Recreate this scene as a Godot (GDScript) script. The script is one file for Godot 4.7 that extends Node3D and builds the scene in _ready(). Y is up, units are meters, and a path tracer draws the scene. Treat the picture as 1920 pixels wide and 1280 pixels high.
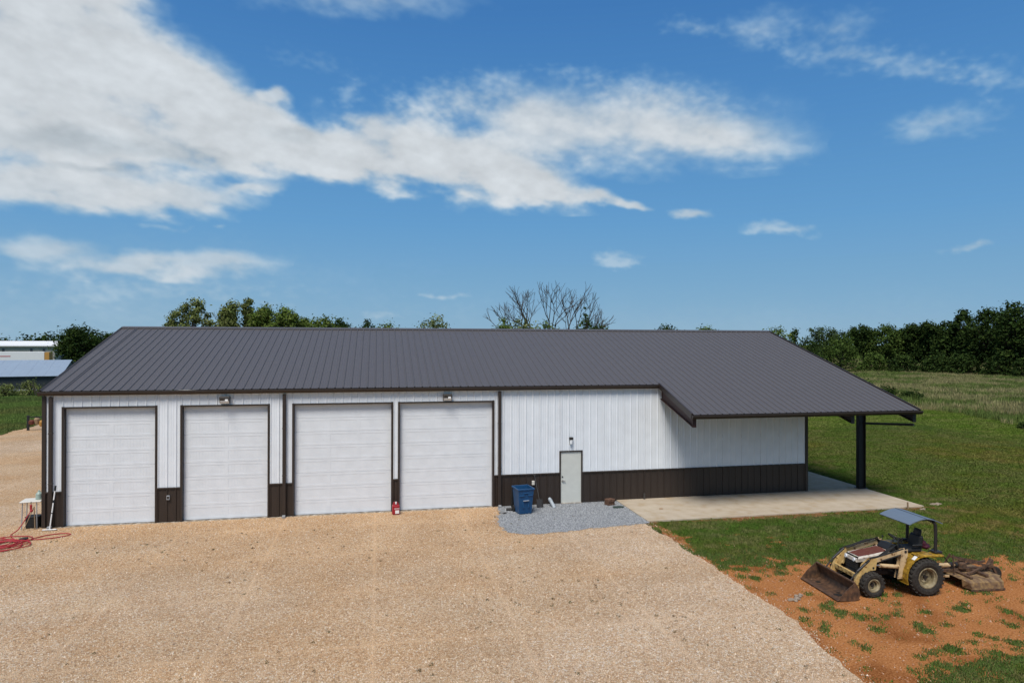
extends Node3D
# A white metal building with a dark roof on a gravel yard; lawn, meadow and woods around it; a small yellow tractor in front.
# x runs along the front wall (0 = its left corner), z towards the viewer, y up, metres.

var M := {}
var rng := RandomNumberGenerator.new()
var n_low := FastNoiseLite.new()
var n_mid := FastNoiseLite.new()
var n_fine := FastNoiseLite.new()
var n_cloud := FastNoiseLite.new()
var n_wisp := FastNoiseLite.new()
var used := {}

const SLOPE := 0.3166
const RIDGE_Y := 7.36
const RIDGE_Z := -7.6
const WALL_L := 30.65
const ROOF_R := 33.59
const STEP_X := 23.5316
const LOW_Z := 3.21


# ------------------------------------------------------------------ mesh building
class Mesher:
	var v := PackedVector3Array()
	var n := PackedVector3Array()
	var uv := PackedVector2Array()
	var c := PackedColorArray()
	var col := Color.WHITE
	var colored := false
	var planar := false

	func put(p: Vector3, q: Vector3) -> void:
		v.append(p)
		n.append(q)
		if colored:
			c.append(col)
		if planar:
			uv.append(Vector2(p.x, p.z))

	func tri(a: Vector3, b: Vector3, d: Vector3) -> void:  # counter-clockwise seen from outside
		var q := (b - a).cross(d - a).normalized()
		put(a, q)
		put(d, q)
		put(b, q)

	func smooth(a: Vector3, b: Vector3, d: Vector3, na: Vector3, nb: Vector3, nd: Vector3) -> void:
		put(a, na)
		put(d, nd)
		put(b, nb)

	func quad(a: Vector3, b: Vector3, d: Vector3, e: Vector3) -> void:
		tri(a, b, d)
		tri(a, d, e)

	func out_quad(a: Vector3, b: Vector3, d: Vector3, e: Vector3, ctr: Vector3) -> void:
		if (b - a).cross(d - a).dot((a + b + d + e) / 4.0 - ctr) < 0.0:
			quad(e, d, b, a)
		else:
			quad(a, b, d, e)

	func out_tri(a: Vector3, b: Vector3, d: Vector3, ctr: Vector3) -> void:
		if (b - a).cross(d - a).dot((a + b + d) / 3.0 - ctr) < 0.0:
			tri(d, b, a)
		else:
			tri(a, b, d)

	func box(ctr: Vector3, size: Vector3, b := Basis(), r := 0.0) -> void:
		var h := size / 2.0
		if r <= 0.0:
			for ax in 3:
				for s in [-1.0, 1.0]:
					var nn: Vector3 = b[ax] * h[ax] * s
					var u: Vector3 = b[(ax + 1) % 3] * h[(ax + 1) % 3]
					var w: Vector3 = b[(ax + 2) % 3] * h[(ax + 2) % 3] * s
					quad(ctr + nn - u - w, ctr + nn + u - w, ctr + nn + u + w, ctr + nn - u + w)
			return
		r = minf(r, minf(h.x, minf(h.y, h.z)) * 0.9)
		var p := {}
		for sx in [-1, 1]:
			for sy in [-1, 1]:
				for sz in [-1, 1]:
					for ax in 3:
						var q := Vector3(sx * (h.x - r), sy * (h.y - r), sz * (h.z - r))
						q[ax] = [sx * h.x, sy * h.y, sz * h.z][ax]
						p[[ax, sx, sy, sz]] = ctr + b * q
		for s in [-1, 1]:
			out_quad(p[[0, s, -1, -1]], p[[0, s, 1, -1]], p[[0, s, 1, 1]], p[[0, s, -1, 1]], ctr)
			out_quad(p[[1, -1, s, -1]], p[[1, 1, s, -1]], p[[1, 1, s, 1]], p[[1, -1, s, 1]], ctr)
			out_quad(p[[2, -1, -1, s]], p[[2, 1, -1, s]], p[[2, 1, 1, s]], p[[2, -1, 1, s]], ctr)
			for t in [-1, 1]:
				out_quad(p[[0, s, t, -1]], p[[0, s, t, 1]], p[[1, s, t, 1]], p[[1, s, t, -1]], ctr)
				out_quad(p[[0, s, -1, t]], p[[0, s, 1, t]], p[[2, s, 1, t]], p[[2, s, -1, t]], ctr)
				out_quad(p[[1, -1, s, t]], p[[1, 1, s, t]], p[[2, 1, s, t]], p[[2, -1, s, t]], ctr)
				for k in [-1, 1]:
					out_tri(p[[0, s, t, k]], p[[1, s, t, k]], p[[2, s, t, k]], ctr)

	func beam(a: Vector3, b: Vector3, w: float, h: float, up := Vector3.UP, r := 0.0) -> void:  # box from a to b, w across, h along up
		var z := (b - a).normalized()
		var x := up.cross(z).normalized()
		var y := z.cross(x)
		box((a + b) / 2.0, Vector3(w, h, (b - a).length()), Basis(x, y, z), r)

	func frame(d: Vector3) -> Basis:
		var z := d.normalized()
		var x := (Vector3.RIGHT if absf(z.x) < 0.8 else Vector3.UP).cross(z).normalized()
		return Basis(x, z.cross(x), z)

	func tube(a: Vector3, b: Vector3, ra: float, rb: float, seg := 8, caps := true) -> void:
		var f := frame(b - a)
		for i in seg:
			var t0 := TAU * i / seg
			var t1 := TAU * (i + 1) / seg
			var d0 := f.x * cos(t0) + f.y * sin(t0)
			var d1 := f.x * cos(t1) + f.y * sin(t1)
			smooth(a + d0 * ra, a + d1 * ra, b + d1 * rb, d0, d1, d1)
			if rb > 0.0001:
				smooth(a + d0 * ra, b + d1 * rb, b + d0 * rb, d0, d1, d0)
			if caps:
				tri(a, a + d1 * ra, a + d0 * ra)
				if rb > 0.0001:
					tri(b, b + d0 * rb, b + d1 * rb)

	func path(p: Array, r: float, seg := 6) -> void:
		var rings := []
		var x := Vector3.ZERO
		for i in p.size():
			var t: Vector3 = (p[mini(i + 1, p.size() - 1)] - p[maxi(i - 1, 0)]).normalized()
			if i == 0:
				x = frame(t).x
			x = (x - t * x.dot(t)).normalized()
			var y := t.cross(x)
			var ring := []
			for k in seg:
				ring.append(x * cos(TAU * k / seg) + y * sin(TAU * k / seg))
			rings.append(ring)
		for i in p.size() - 1:
			for k in seg:
				var k1 := (k + 1) % seg
				var a: Vector3 = rings[i][k]
				var b: Vector3 = rings[i][k1]
				var d: Vector3 = rings[i + 1][k1]
				var e: Vector3 = rings[i + 1][k]
				smooth(p[i] + a * r, p[i] + b * r, p[i + 1] + d * r, a, b, d)
				smooth(p[i] + a * r, p[i + 1] + d * r, p[i + 1] + e * r, a, d, e)

	func lathe(prof: Array, xf: Transform3D, seg := 24) -> void:  # prof: Vector2(radius, height along local y); outside on the right of its direction
		for j in prof.size() - 1:
			var p: Vector2 = prof[j]
			var q: Vector2 = prof[j + 1]
			var nn := Vector2(q.y - p.y, p.x - q.x).normalized()
			for i in seg:
				var t0 := TAU * i / seg
				var t1 := TAU * (i + 1) / seg
				var d0 := Vector3(cos(t0), 0, -sin(t0))
				var d1 := Vector3(cos(t1), 0, -sin(t1))
				var n0 := xf.basis * (d0 * nn.x + Vector3.UP * nn.y)
				var n1 := xf.basis * (d1 * nn.x + Vector3.UP * nn.y)
				var a := xf * (d0 * p.x + Vector3.UP * p.y)
				var b := xf * (d1 * p.x + Vector3.UP * p.y)
				var d := xf * (d1 * q.x + Vector3.UP * q.y)
				var e := xf * (d0 * q.x + Vector3.UP * q.y)
				if p.x > 0.0001:
					smooth(a, b, d, n0, n1, n1)
				if q.x > 0.0001:
					smooth(a, d, e, n0, n1, n0)

	func prism(poly: Array, xf: Transform3D, depth: float) -> void:  # polygon in the local xy plane, thickness along local z
		var pts := PackedVector2Array(poly)
		var area := 0.0
		for i in pts.size():
			area += pts[i].cross(pts[(i + 1) % pts.size()])
		if area < 0.0:
			pts.reverse()
		var h := Vector3(0, 0, depth / 2.0)
		var idx := Geometry2D.triangulate_polygon(pts)
		for t in range(0, idx.size(), 3):
			var a := pts[idx[t]]
			var b := pts[idx[t + 1]]
			var d := pts[idx[t + 2]]
			if (b - a).cross(d - a) < 0.0:
				var s := b
				b = d
				d = s
			var a3 := Vector3(a.x, a.y, 0)
			var b3 := Vector3(b.x, b.y, 0)
			var d3 := Vector3(d.x, d.y, 0)
			tri(xf * (a3 + h), xf * (b3 + h), xf * (d3 + h))
			tri(xf * (a3 - h), xf * (d3 - h), xf * (b3 - h))
		for i in pts.size():
			var a3 := Vector3(pts[i].x, pts[i].y, 0)
			var j := (i + 1) % pts.size()
			var b3 := Vector3(pts[j].x, pts[j].y, 0)
			quad(xf * (a3 - h), xf * (b3 - h), xf * (b3 + h), xf * (a3 + h))

	func commit(m: Material) -> ArrayMesh:
		var a := []
		a.resize(Mesh.ARRAY_MAX)
		a[Mesh.ARRAY_VERTEX] = v
		a[Mesh.ARRAY_NORMAL] = n
		if colored:
			a[Mesh.ARRAY_COLOR] = c
		if planar:
			a[Mesh.ARRAY_TEX_UV] = uv
			a[Mesh.ARRAY_TEX_UV2] = uv
		var mesh := ArrayMesh.new()
		mesh.add_surface_from_arrays(Mesh.PRIMITIVE_TRIANGLES, a)
		mesh.surface_set_material(0, m)
		return mesh


# ------------------------------------------------------------------ naming
func numbered(called: String) -> String:
	var k: int = used.get(called, 0)
	used[called] = k + 1
	return called if k == 0 else "%s_%03d" % [called, k]


func tag(o: Node, label: String, category: String, group := "") -> void:
	o.set_meta("label", label)
	o.set_meta("category", category)
	if group:
		o.set_meta("group", group)


func thing(called: String, label: String, category: String, at := Vector3.ZERO, turn := 0.0, group := "") -> Node3D:
	var o := Node3D.new()
	o.name = numbered(called)
	add_child(o, true)
	o.position = at
	o.rotation.y = turn
	tag(o, label, category, group)
	return o


func obj(called: String, m: Mesher, material: Material, parent: Node = self) -> MeshInstance3D:
	var o := MeshInstance3D.new()
	o.name = numbered(called) if parent == self else called
	o.mesh = m.commit(material)
	parent.add_child(o, true)
	return o


func inst(called: String, mesh: Mesh, parent: Node, at: Vector3) -> MeshInstance3D:
	var o := MeshInstance3D.new()
	o.name = called
	o.mesh = mesh
	o.position = at
	parent.add_child(o, true)
	return o


func struct(called: String, m: Mesher, material: Material) -> MeshInstance3D:
	var o := obj(called, m, material)
	o.set_meta("kind", "structure")
	return o


func stuff(called: String, label: String, category: String, mesh: Mesh, xf: Array, cols: Array) -> void:
	var mm := MultiMesh.new()
	mm.transform_format = MultiMesh.TRANSFORM_3D
	mm.use_colors = true
	mm.mesh = mesh
	mm.instance_count = xf.size()
	for i in xf.size():
		mm.set_instance_transform(i, xf[i])
		mm.set_instance_color(i, cols[i])
	var o := MultiMeshInstance3D.new()
	o.name = called
	o.multimesh = mm
	add_child(o, true)
	tag(o, label, category)
	o.set_meta("kind", "stuff")


# ------------------------------------------------------------------ materials
func lin(r: float, g: float, b: float) -> Color:
	return Color(r, g, b).linear_to_srgb()


func noise_tex(freq: float, c0: Color, c1: Color, sd: int, size := 512, oct := 5, kind := FastNoiseLite.TYPE_SIMPLEX_SMOOTH, mid := []) -> NoiseTexture2D:
	var f := FastNoiseLite.new()
	f.noise_type = kind
	f.seed = sd
	f.frequency = freq
	f.fractal_octaves = oct
	var g := Gradient.new()
	g.colors = PackedColorArray([c0, c1])
	g.offsets = PackedFloat32Array([0.0, 1.0])
	for p in mid:
		g.add_point(p[0], p[1])
	var t := NoiseTexture2D.new()
	t.width = size
	t.height = size
	t.seamless = true
	t.noise = f
	t.color_ramp = g
	return t


func paint(key: String, c: Color, rough := 0.6, tex: Texture2D = null, scale := 0.5, metal := 0.0) -> StandardMaterial3D:
	var m := StandardMaterial3D.new()
	m.resource_name = key
	m.albedo_color = c
	m.roughness = rough
	m.metallic = metal
	if tex:
		m.albedo_texture = tex
		m.uv1_triplanar = true
		m.uv1_world_triplanar = true
		m.uv1_scale = Vector3.ONE * scale
	M[key] = m
	return m


func stones_tex(size: int, freq: float, pal: Array, sd: int) -> Array:  # [colour, height] of packed stones
	var f := FastNoiseLite.new()
	f.noise_type = FastNoiseLite.TYPE_CELLULAR
	f.seed = sd
	f.frequency = freq
	f.fractal_type = FastNoiseLite.FRACTAL_NONE
	f.cellular_return_type = FastNoiseLite.RETURN_CELL_VALUE
	var a := f.get_seamless_image(size, size, false, false, 0.06).get_data()
	f.cellular_return_type = FastNoiseLite.RETURN_DISTANCE2_SUB
	var hi := f.get_seamless_image(size, size, false, false, 0.06)
	var b := hi.get_data()
	f.noise_type = FastNoiseLite.TYPE_SIMPLEX_SMOOTH
	f.fractal_type = FastNoiseLite.FRACTAL_FBM
	f.frequency = 0.02
	var d := f.get_seamless_image(size, size).get_data()
	var lut := PackedByteArray()
	var r := RandomNumberGenerator.new()
	r.seed = sd
	for i in 256:
		var k := r.randf() * (pal.size() - 1)
		var c: Color = pal[int(k)].lerp(pal[mini(int(k) + 1, pal.size() - 1)], fmod(k, 1.0))
		lut.append_array([c.r8, c.g8, c.b8])
	var out := PackedByteArray()
	out.resize(size * size * 3)
	var o := 0
	for i in size * size:
		var e := mini(158 + mini(b[i] * 2, 90) + (d[i] >> 4), 256) # joints between stones are full of darker fines
		var k := a[i] * 3
		out[o] = (lut[k] * e) >> 8
		out[o + 1] = (lut[k + 1] * e) >> 8
		out[o + 2] = (lut[k + 2] * e) >> 8
		o += 3
	return [ImageTexture.create_from_image(Image.create_from_data(size, size, false, Image.FORMAT_RGB8, out)), ImageTexture.create_from_image(hi)]


func sheet_mat(key: String, tex: Texture2D, metres: float, rough := 0.95, relief: Texture2D = null, cm := 1.0, detail: Texture2D = null, dmetres := 20.0) -> StandardMaterial3D:
	var m := StandardMaterial3D.new()
	m.resource_name = key
	m.albedo_texture = tex
	m.roughness = rough
	m.specular_mode = BaseMaterial3D.SPECULAR_DISABLED
	m.uv1_scale = Vector3.ONE / metres
	m.vertex_color_use_as_albedo = true
	if relief:
		m.heightmap_enabled = true
		m.heightmap_texture = relief
		m.heightmap_scale = cm
	if detail:
		m.detail_enabled = true
		m.detail_albedo = detail
		m.detail_blend_mode = BaseMaterial3D.BLEND_MODE_MUL
		m.detail_uv_layer = BaseMaterial3D.DETAIL_UV_2
		m.uv2_scale = Vector3.ONE / dmetres
	M[key] = m
	return m


func leaf_mat(key: String, back: float) -> void:
	var m := paint(key, Color.WHITE, 0.8)
	m.metallic_specular = 0.12
	m.vertex_color_use_as_albedo = true
	m.backlight_enabled = true
	m.backlight = Color(back, back, back)


func materials() -> void:
	var soft := noise_tex(0.008, Color(0.955, 0.955, 0.955), Color(1, 1, 1), 3)
	var dirt := noise_tex(0.012, Color(0.46, 0.42, 0.36), Color(1, 1, 1), 7, 512, 6)
	var rusty := noise_tex(0.014, Color(0.30, 0.16, 0.10), Color(0.46, 0.24, 0.15), 11, 512, 6, FastNoiseLite.TYPE_SIMPLEX_SMOOTH, [[0.25, Color(0.40, 0.19, 0.13)], [0.5, Color(0.36, 0.17, 0.12)], [0.8, Color(0.42, 0.26, 0.19)]])
	var steel_rust := noise_tex(0.012, Color(0.22, 0.17, 0.14), Color(0.52, 0.42, 0.33), 15, 512, 6, FastNoiseLite.TYPE_SIMPLEX_SMOOTH, [[0.35, Color(0.33, 0.26, 0.21)], [0.65, Color(0.42, 0.31, 0.23)]])
	var deck_rust := noise_tex(0.010, Color(0.30, 0.20, 0.12), Color(0.68, 0.58, 0.42), 17, 512, 6, FastNoiseLite.TYPE_SIMPLEX_SMOOTH, [[0.4, Color(0.44, 0.35, 0.26)], [0.6, Color(0.52, 0.41, 0.26)]])
	var chipped := noise_tex(0.012, Color(0.40, 0.33, 0.26), Color(1, 1, 1), 19, 512, 5, FastNoiseLite.TYPE_SIMPLEX_SMOOTH, [[0.20, Color(0.55, 0.45, 0.36)], [0.27, Color(0.88, 0.86, 0.84)], [0.6, Color(0.97, 0.97, 0.97)]])
	paint("roof", lin(0.098, 0.089, 0.088), 0.45, soft, 0.4)
	paint("white", lin(0.785, 0.82, 0.855), 0.45, soft, 0.3)
	paint("door_white", lin(0.755, 0.785, 0.815), 0.5, soft, 0.35)
	paint("brown", lin(0.036, 0.025, 0.019), 0.45, soft, 0.4)
	paint("red_iron", lin(0.055, 0.022, 0.018), 0.6, soft, 0.5)
	paint("black_steel", lin(0.022, 0.019, 0.018), 0.5, soft, 0.6)
	paint("man_door", lin(0.62, 0.63, 0.58), 0.5, soft, 0.5)
	paint("chrome", lin(0.55, 0.55, 0.55), 0.3, null, 1, 0.9)
	paint("bronze", lin(0.06, 0.055, 0.05), 0.4)
	paint("lens", lin(0.75, 0.78, 0.80), 0.15)
	paint("lens_white", lin(0.88, 0.88, 0.86), 0.2)
	paint("grey_plastic", lin(0.33, 0.34, 0.35), 0.5)
	paint("pale_plastic", lin(0.65, 0.62, 0.55), 0.5)
	paint("bin_blue", lin(0.010, 0.066, 0.17), 0.4, soft, 1.5)
	paint("can_red", lin(0.34, 0.012, 0.022), 0.35, soft, 2.0)
	paint("hose_red", lin(0.38, 0.022, 0.026), 0.5, soft, 2.0)
	paint("black_rubber", lin(0.020, 0.019, 0.018), 0.8, dirt, 1.5)
	paint("tyre", lin(0.052, 0.045, 0.037), 0.85, dirt, 2.0)
	paint("black", lin(0.012, 0.012, 0.012), 0.6)
	paint("label_white", lin(0.8, 0.8, 0.78), 0.6)
	paint("yellow", lin(0.60, 0.37, 0.035), 0.45, dirt, 1.2)
	paint("cream", lin(0.62, 0.45, 0.25), 0.5, chipped, 0.7)
	paint("gusset", lin(0.62, 0.42, 0.16), 0.5, chipped, 0.7)
	paint("rim_cream", lin(0.50, 0.43, 0.27), 0.55, dirt, 0.9)
	paint("hood_white", lin(0.70, 0.64, 0.55), 0.5, chipped, 0.9)
	paint("rust", Color.WHITE, 0.85, rusty, 1.2)
	paint("bucket", Color(0.95, 0.93, 0.90), 0.6, steel_rust, 1.0, 0.15)
	paint("mower", Color.WHITE, 0.8, deck_rust, 1.1)
	paint("mower_dark", Color(0.92, 0.90, 0.86), 0.8, steel_rust, 1.4)
	paint("canopy", lin(0.14, 0.18, 0.23), 0.55, soft, 1.0)
	paint("maroon", lin(0.10, 0.018, 0.035), 0.8)
	paint("brick", lin(0.24, 0.13, 0.085), 0.9, dirt, 3.0)
	paint("mat_green", lin(0.03, 0.05, 0.04), 0.7)
	paint("pvc", lin(0.36, 0.40, 0.43), 0.5)
	paint("aluminium", lin(0.55, 0.56, 0.57), 0.4, null, 1, 0.5)
	paint("shed_roof", lin(0.27, 0.34, 0.42), 0.5, soft, 0.1)
	paint("shed_wall", lin(0.045, 0.055, 0.06), 0.6, soft, 0.2)
	paint("far_white", lin(0.80, 0.80, 0.80), 0.5)
	paint("far_beige", lin(0.42, 0.41, 0.36), 0.7, soft, 0.05)
	paint("far_window", lin(0.05, 0.06, 0.07), 0.3)
	paint("red_print", lin(0.45, 0.03, 0.03), 0.6)
	paint("tan_door", lin(0.42, 0.22, 0.05), 0.6)
	paint("stone_pale", lin(0.55, 0.45, 0.36), 0.9, dirt, 3.0)
	paint("bark", lin(0.075, 0.060, 0.048), 0.95, dirt, 1.5)
	paint("dead_bark", lin(0.13, 0.112, 0.098), 0.95, dirt, 1.5)
	paint("wood", lin(0.32, 0.22, 0.13), 0.8)
	leaf_mat("leaf", 0.5)
	leaf_mat("grass", 0.45)
	var ms := paint("stone", Color.WHITE, 0.9)
	ms.vertex_color_use_as_albedo = true
	# ground sheets
	var blot := noise_tex(0.01, Color(0.90, 0.885, 0.87), Color(1, 1, 1), 23, 512, 6)
	var gr := stones_tex(1024, 0.085, [lin(0.72, 0.50, 0.31), lin(0.84, 0.65, 0.44), lin(0.68, 0.45, 0.26), lin(0.78, 0.57, 0.38), lin(0.92, 0.80, 0.64), lin(0.72, 0.50, 0.30), lin(0.52, 0.34, 0.20), lin(0.80, 0.58, 0.37)], 31)
	sheet_mat("gravel", gr[0], 3.3, 0.95, gr[1], 2.0, blot, 17.0)
	var gg := stones_tex(512, 0.09, [lin(0.22, 0.23, 0.245), lin(0.33, 0.345, 0.36), lin(0.45, 0.465, 0.48), lin(0.28, 0.295, 0.31), lin(0.55, 0.56, 0.57), lin(0.17, 0.18, 0.19)], 37)
	sheet_mat("grey_gravel", gg[0], 1.5, 0.9, gg[1], 2.0)
	var so := noise_tex(0.05, lin(0.20, 0.075, 0.027), lin(0.60, 0.32, 0.15), 41, 1024, 6, FastNoiseLite.TYPE_SIMPLEX_SMOOTH, [[0.42, lin(0.39, 0.158, 0.054)], [0.7, lin(0.48, 0.218, 0.085)]])
	sheet_mat("soil", so, 3.0, 0.95, so, 3.0, blot, 9.0)
	var la := noise_tex(0.09, lin(0.048, 0.068, 0.016), lin(0.24, 0.235, 0.10), 43, 1024, 5, FastNoiseLite.TYPE_SIMPLEX_SMOOTH, [[0.4, lin(0.088, 0.120, 0.028)], [0.65, lin(0.135, 0.160, 0.048)]])
	sheet_mat("lawn", la, 7.0, 0.95, la, 3.0, noise_tex(0.012, Color(0.55, 0.55, 0.5), Color(1, 1, 1), 47, 512, 6), 31.0)
	var me := noise_tex(0.06, lin(0.07, 0.075, 0.03), lin(0.26, 0.20, 0.11), 53, 1024, 5)
	sheet_mat("meadow", me, 9.0, 0.95, me, 5.0)
	var co := noise_tex(0.012, lin(0.40, 0.305, 0.195), lin(0.51, 0.435, 0.335), 59, 1024, 6, FastNoiseLite.TYPE_SIMPLEX_SMOOTH, [[0.45, lin(0.455, 0.38, 0.285)]])
	paint("concrete", Color.WHITE, 0.9, co, 0.11)
	M.concrete.specular_mode = BaseMaterial3D.SPECULAR_DISABLED
	paint("sill", lin(0.55, 0.50, 0.43), 0.9, dirt, 0.8)


# ------------------------------------------------------------------ sky
const CLOUDS := [[-20.0,2.5,24.0,5.5,2,0.34,1.6], [30.0,1.5,26.0,3.0,0,0.16,1.6], [-27.0,23.5,7.5,4.5,10,1.00,0.40], [-22.0,24.5,5.0,3.0,-10,1.00,0.40], [14.0,17.2,6.5,2.6,-8,0.80,0.60], [-24.6,18.8,5.91,4.35,13,1.00,0.35], [-20.1,20.1,3.78,3.12,-19,1.00,0.30], [-15.6,19.1,5.59,3.12,-16,1.00,0.30], [-11.0,17.5,4.79,1.94,-13,1.00,0.30], [-8.5,19.1,1.73,0.66,-4,0.90,0.40], [-21.8,14.8,9.22,3.97,4,1.00,0.40], [-12.2,15.4,6.66,2.56,-4,1.00,0.40], [-7.3,16.2,3.13,1.69,-25,1.00,0.25], [-3.1,15.2,6.09,2.08,-8,1.00,0.35], [-0.9,17.6,2.44,1.31,4,0.85,0.50], [3.1,16.0,6.80,2.96,-6,1.00,0.40], [8.6,14.8,6.92,2.67,-7,1.00,0.40],
	[13.2,13.5,4.85,1.66,-15,1.00,0.40], [18.3,12.4,2.96,0.70,-16,0.95,0.50], [21.4,11.6,1.61,0.44,-14,0.90,0.50], [-22.4,11.0,7.75,1.66,1,0.95,0.40], [-15.5,11.0,5.55,1.43,6,0.90,0.45], [-9.8,12.3,2.22,0.49,10,0.85,0.60], [6.3,20.2,6.43,1.94,7,0.55,0.90], [13.2,19.1,8.31,2.55,-6,0.80,0.70], [22.3,17.9,11.14,3.36,-8,0.95,0.70], [28.4,16.7,7.19,1.86,-10,0.95,0.70], [23.2,20.1,8.42,1.59,-12,0.55,0.90], [-1.4,27.0,9.29,1.29,3,0.70,0.90],
	[26.7,24.6,3.02,0.92,-16,0.52,1.00], [32.1,24.0,3.66,1.36,2,0.60,1.00], [37.2,23.0,3.41,1.48,5,0.60,1.00], [38.3,21.2,3.36,0.99,-10,0.6,1.00], [42.9,19.7,4.44,1.05,-23,0.55,1.00], [47.4,18.1,3.39,1.35,-22,0.45,1.00], [44.2,15.6,3.79,1.15,5,0.60,0.90], [-24.0,6.4,3.49,1.07,0,0.72,0.60], [-18.7,5.8,3.50,0.89,6,0.78,0.50], [-12.5,6.3,4.66,0.93,3,0.74,0.55], [-14.8,5.2,2.81,0.51,3,0.76,0.60], [26.2,10.5,1.65,0.48,0,0.76,0.50],
	[33.7,9.2,2.55,0.40,-7,0.60,0.70], [21.1,7.2,1.97,0.58,-6,0.55,0.70], [45.6,6.8,1.72,0.34,8,0.55,0.70], [5.6,4.1,2.97,0.27,3,0.50,0.80], [0.2,2.5,2.45,0.32,1,0.35,0.90], [-10.2,3.2,2.80,0.39,1,0.40,0.90], [-16.6,8.7,2.17,0.28,5,0.35,0.90], [-12.5,9.1,0.62,0.25,24,0.50,0.70], [-2.0,20.4,1.98,0.71,39,0.35,1.00], [-4.8,22.0,3.00,0.95,-9,0.22,1.00], [-18.0,3.9,11.61,1.04,2,0.30,1.00]]
const CLOUD_SHADE := [[-22.1,14.3,7.51,1.16,6,0.16,1.00], [-15.2,14.2,5.60,0.93,-1,0.13,1.00], [-7.1,16.6,2.93,0.88,-5,0.07,1.00], [-20.1,12.7,5.10,0.52,4,0.13,1.00]]
var sky_stops := [[-5.0, Color8(150, 180, 200)], [0.5, Color8(142, 177, 201)], [3.5, Color8(128, 171, 203)], [10.0, Color8(102, 157, 204)], [18.0, Color8(82, 139, 195)], [27.0, Color8(66, 121, 182)], [50.0, Color8(50, 100, 162)], [90.0, Color8(42, 88, 150)]]


func near_clouds(list: Array, el: float, margin: float) -> Array:
	return list.filter(func(e): return absf(el - e[1]) < maxf(e[3], e[2] * absf(sin(deg_to_rad(e[4])))) * 1.15 + margin).map(func(e): return [e[0], e[1], e[2], e[3], cos(deg_to_rad(e[4])), sin(deg_to_rad(e[4])), e[5], e[6]])


func sky_color(az: float, el: float, list: Array, shades: Array) -> Color:
	var c: Color = sky_stops[0][1]
	for k in range(1, sky_stops.size()):
		var t: float = (el - sky_stops[k - 1][0]) / (sky_stops[k][0] - sky_stops[k - 1][0])
		if t <= 0.0:
			break
		c = sky_stops[k - 1][1].lerp(sky_stops[k][1], minf(t, 1.0))
	if el < -1.0:
		return c
	var w1 := n_cloud.get_noise_2d(az * 0.9, el * 1.5)
	var w2 := n_wisp.get_noise_2d(az * 0.7 + el * 0.5, el * 1.5 + 40.0)
	var w3 := n_wisp.get_noise_2d(az * 2.6 + el * 1.6 + 7.0, el * 4.6 - az * 0.6)
	var px := az + w1 * 1.6
	var py := el + w2 * 0.75
	var clear := 1.0
	for e in list:
		var dx: float = px - e[0]
		if absf(dx) > e[2] * 1.3:
			continue
		var dy: float = py - e[1]
		var a: float = (dx * e[4] + dy * e[5]) / e[2]
		var b: float = (dy * e[4] - dx * e[5]) / e[3]
		var puff: float = smoothstep(0.75, 0.4, e[6]) * (1.0 if e[2] < 15.0 else 0.3)
		var w: float = 1.38 - 0.24 * puff - sqrt(a * a + b * b) + w1 * 0.40 + w2 * (0.16 + 0.2 * puff) + w3 * (0.07 + 0.75 * puff)
		if w > 0.0:
			clear *= 1.0 - e[6] * smoothstep(0.0, 0.3 + e[7] * 1.5, w)
	var f := 1.0 - clear
	var away := maxf(smoothstep(40.0, 52.0, absf(az - 11.4)), smoothstep(29.0, 36.0, el))
	if away > 0.0:  # the rest of the sky: the same broken cloud
		var d := Vector3(sin(deg_to_rad(az)) * cos(deg_to_rad(el)), sin(deg_to_rad(el)) * 1.6, -cos(deg_to_rad(az)) * cos(deg_to_rad(el))) * 26.0
		var g := n_cloud.get_noise_3dv(d) + 0.35 * n_wisp.get_noise_3dv(d * 2.0)
		f = maxf(f, away * 0.95 * smoothstep(-0.05, 0.4, g))
	var shade := 0.0
	for e in shades:
		var dx: float = px - e[0]
		var dy: float = py - e[1]
		var a: float = (dx * e[4] + dy * e[5]) / e[2]
		var b: float = (dy * e[4] - dx * e[5]) / e[3]
		shade += e[6] * smoothstep(1.0, 0.0, sqrt(a * a + b * b))
	var l := clampf(0.835 - 0.55 * shade + 0.035 * w2 + 0.05 * w1 + 0.02 * w3, 0.55, 0.92)
	return c.lerp(Color(l * (0.968 - 0.16 * shade), l * (0.995 - 0.03 * shade), l * (1.018 + 0.06 * shade)), f * (0.86 + 0.12 * f))


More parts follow.
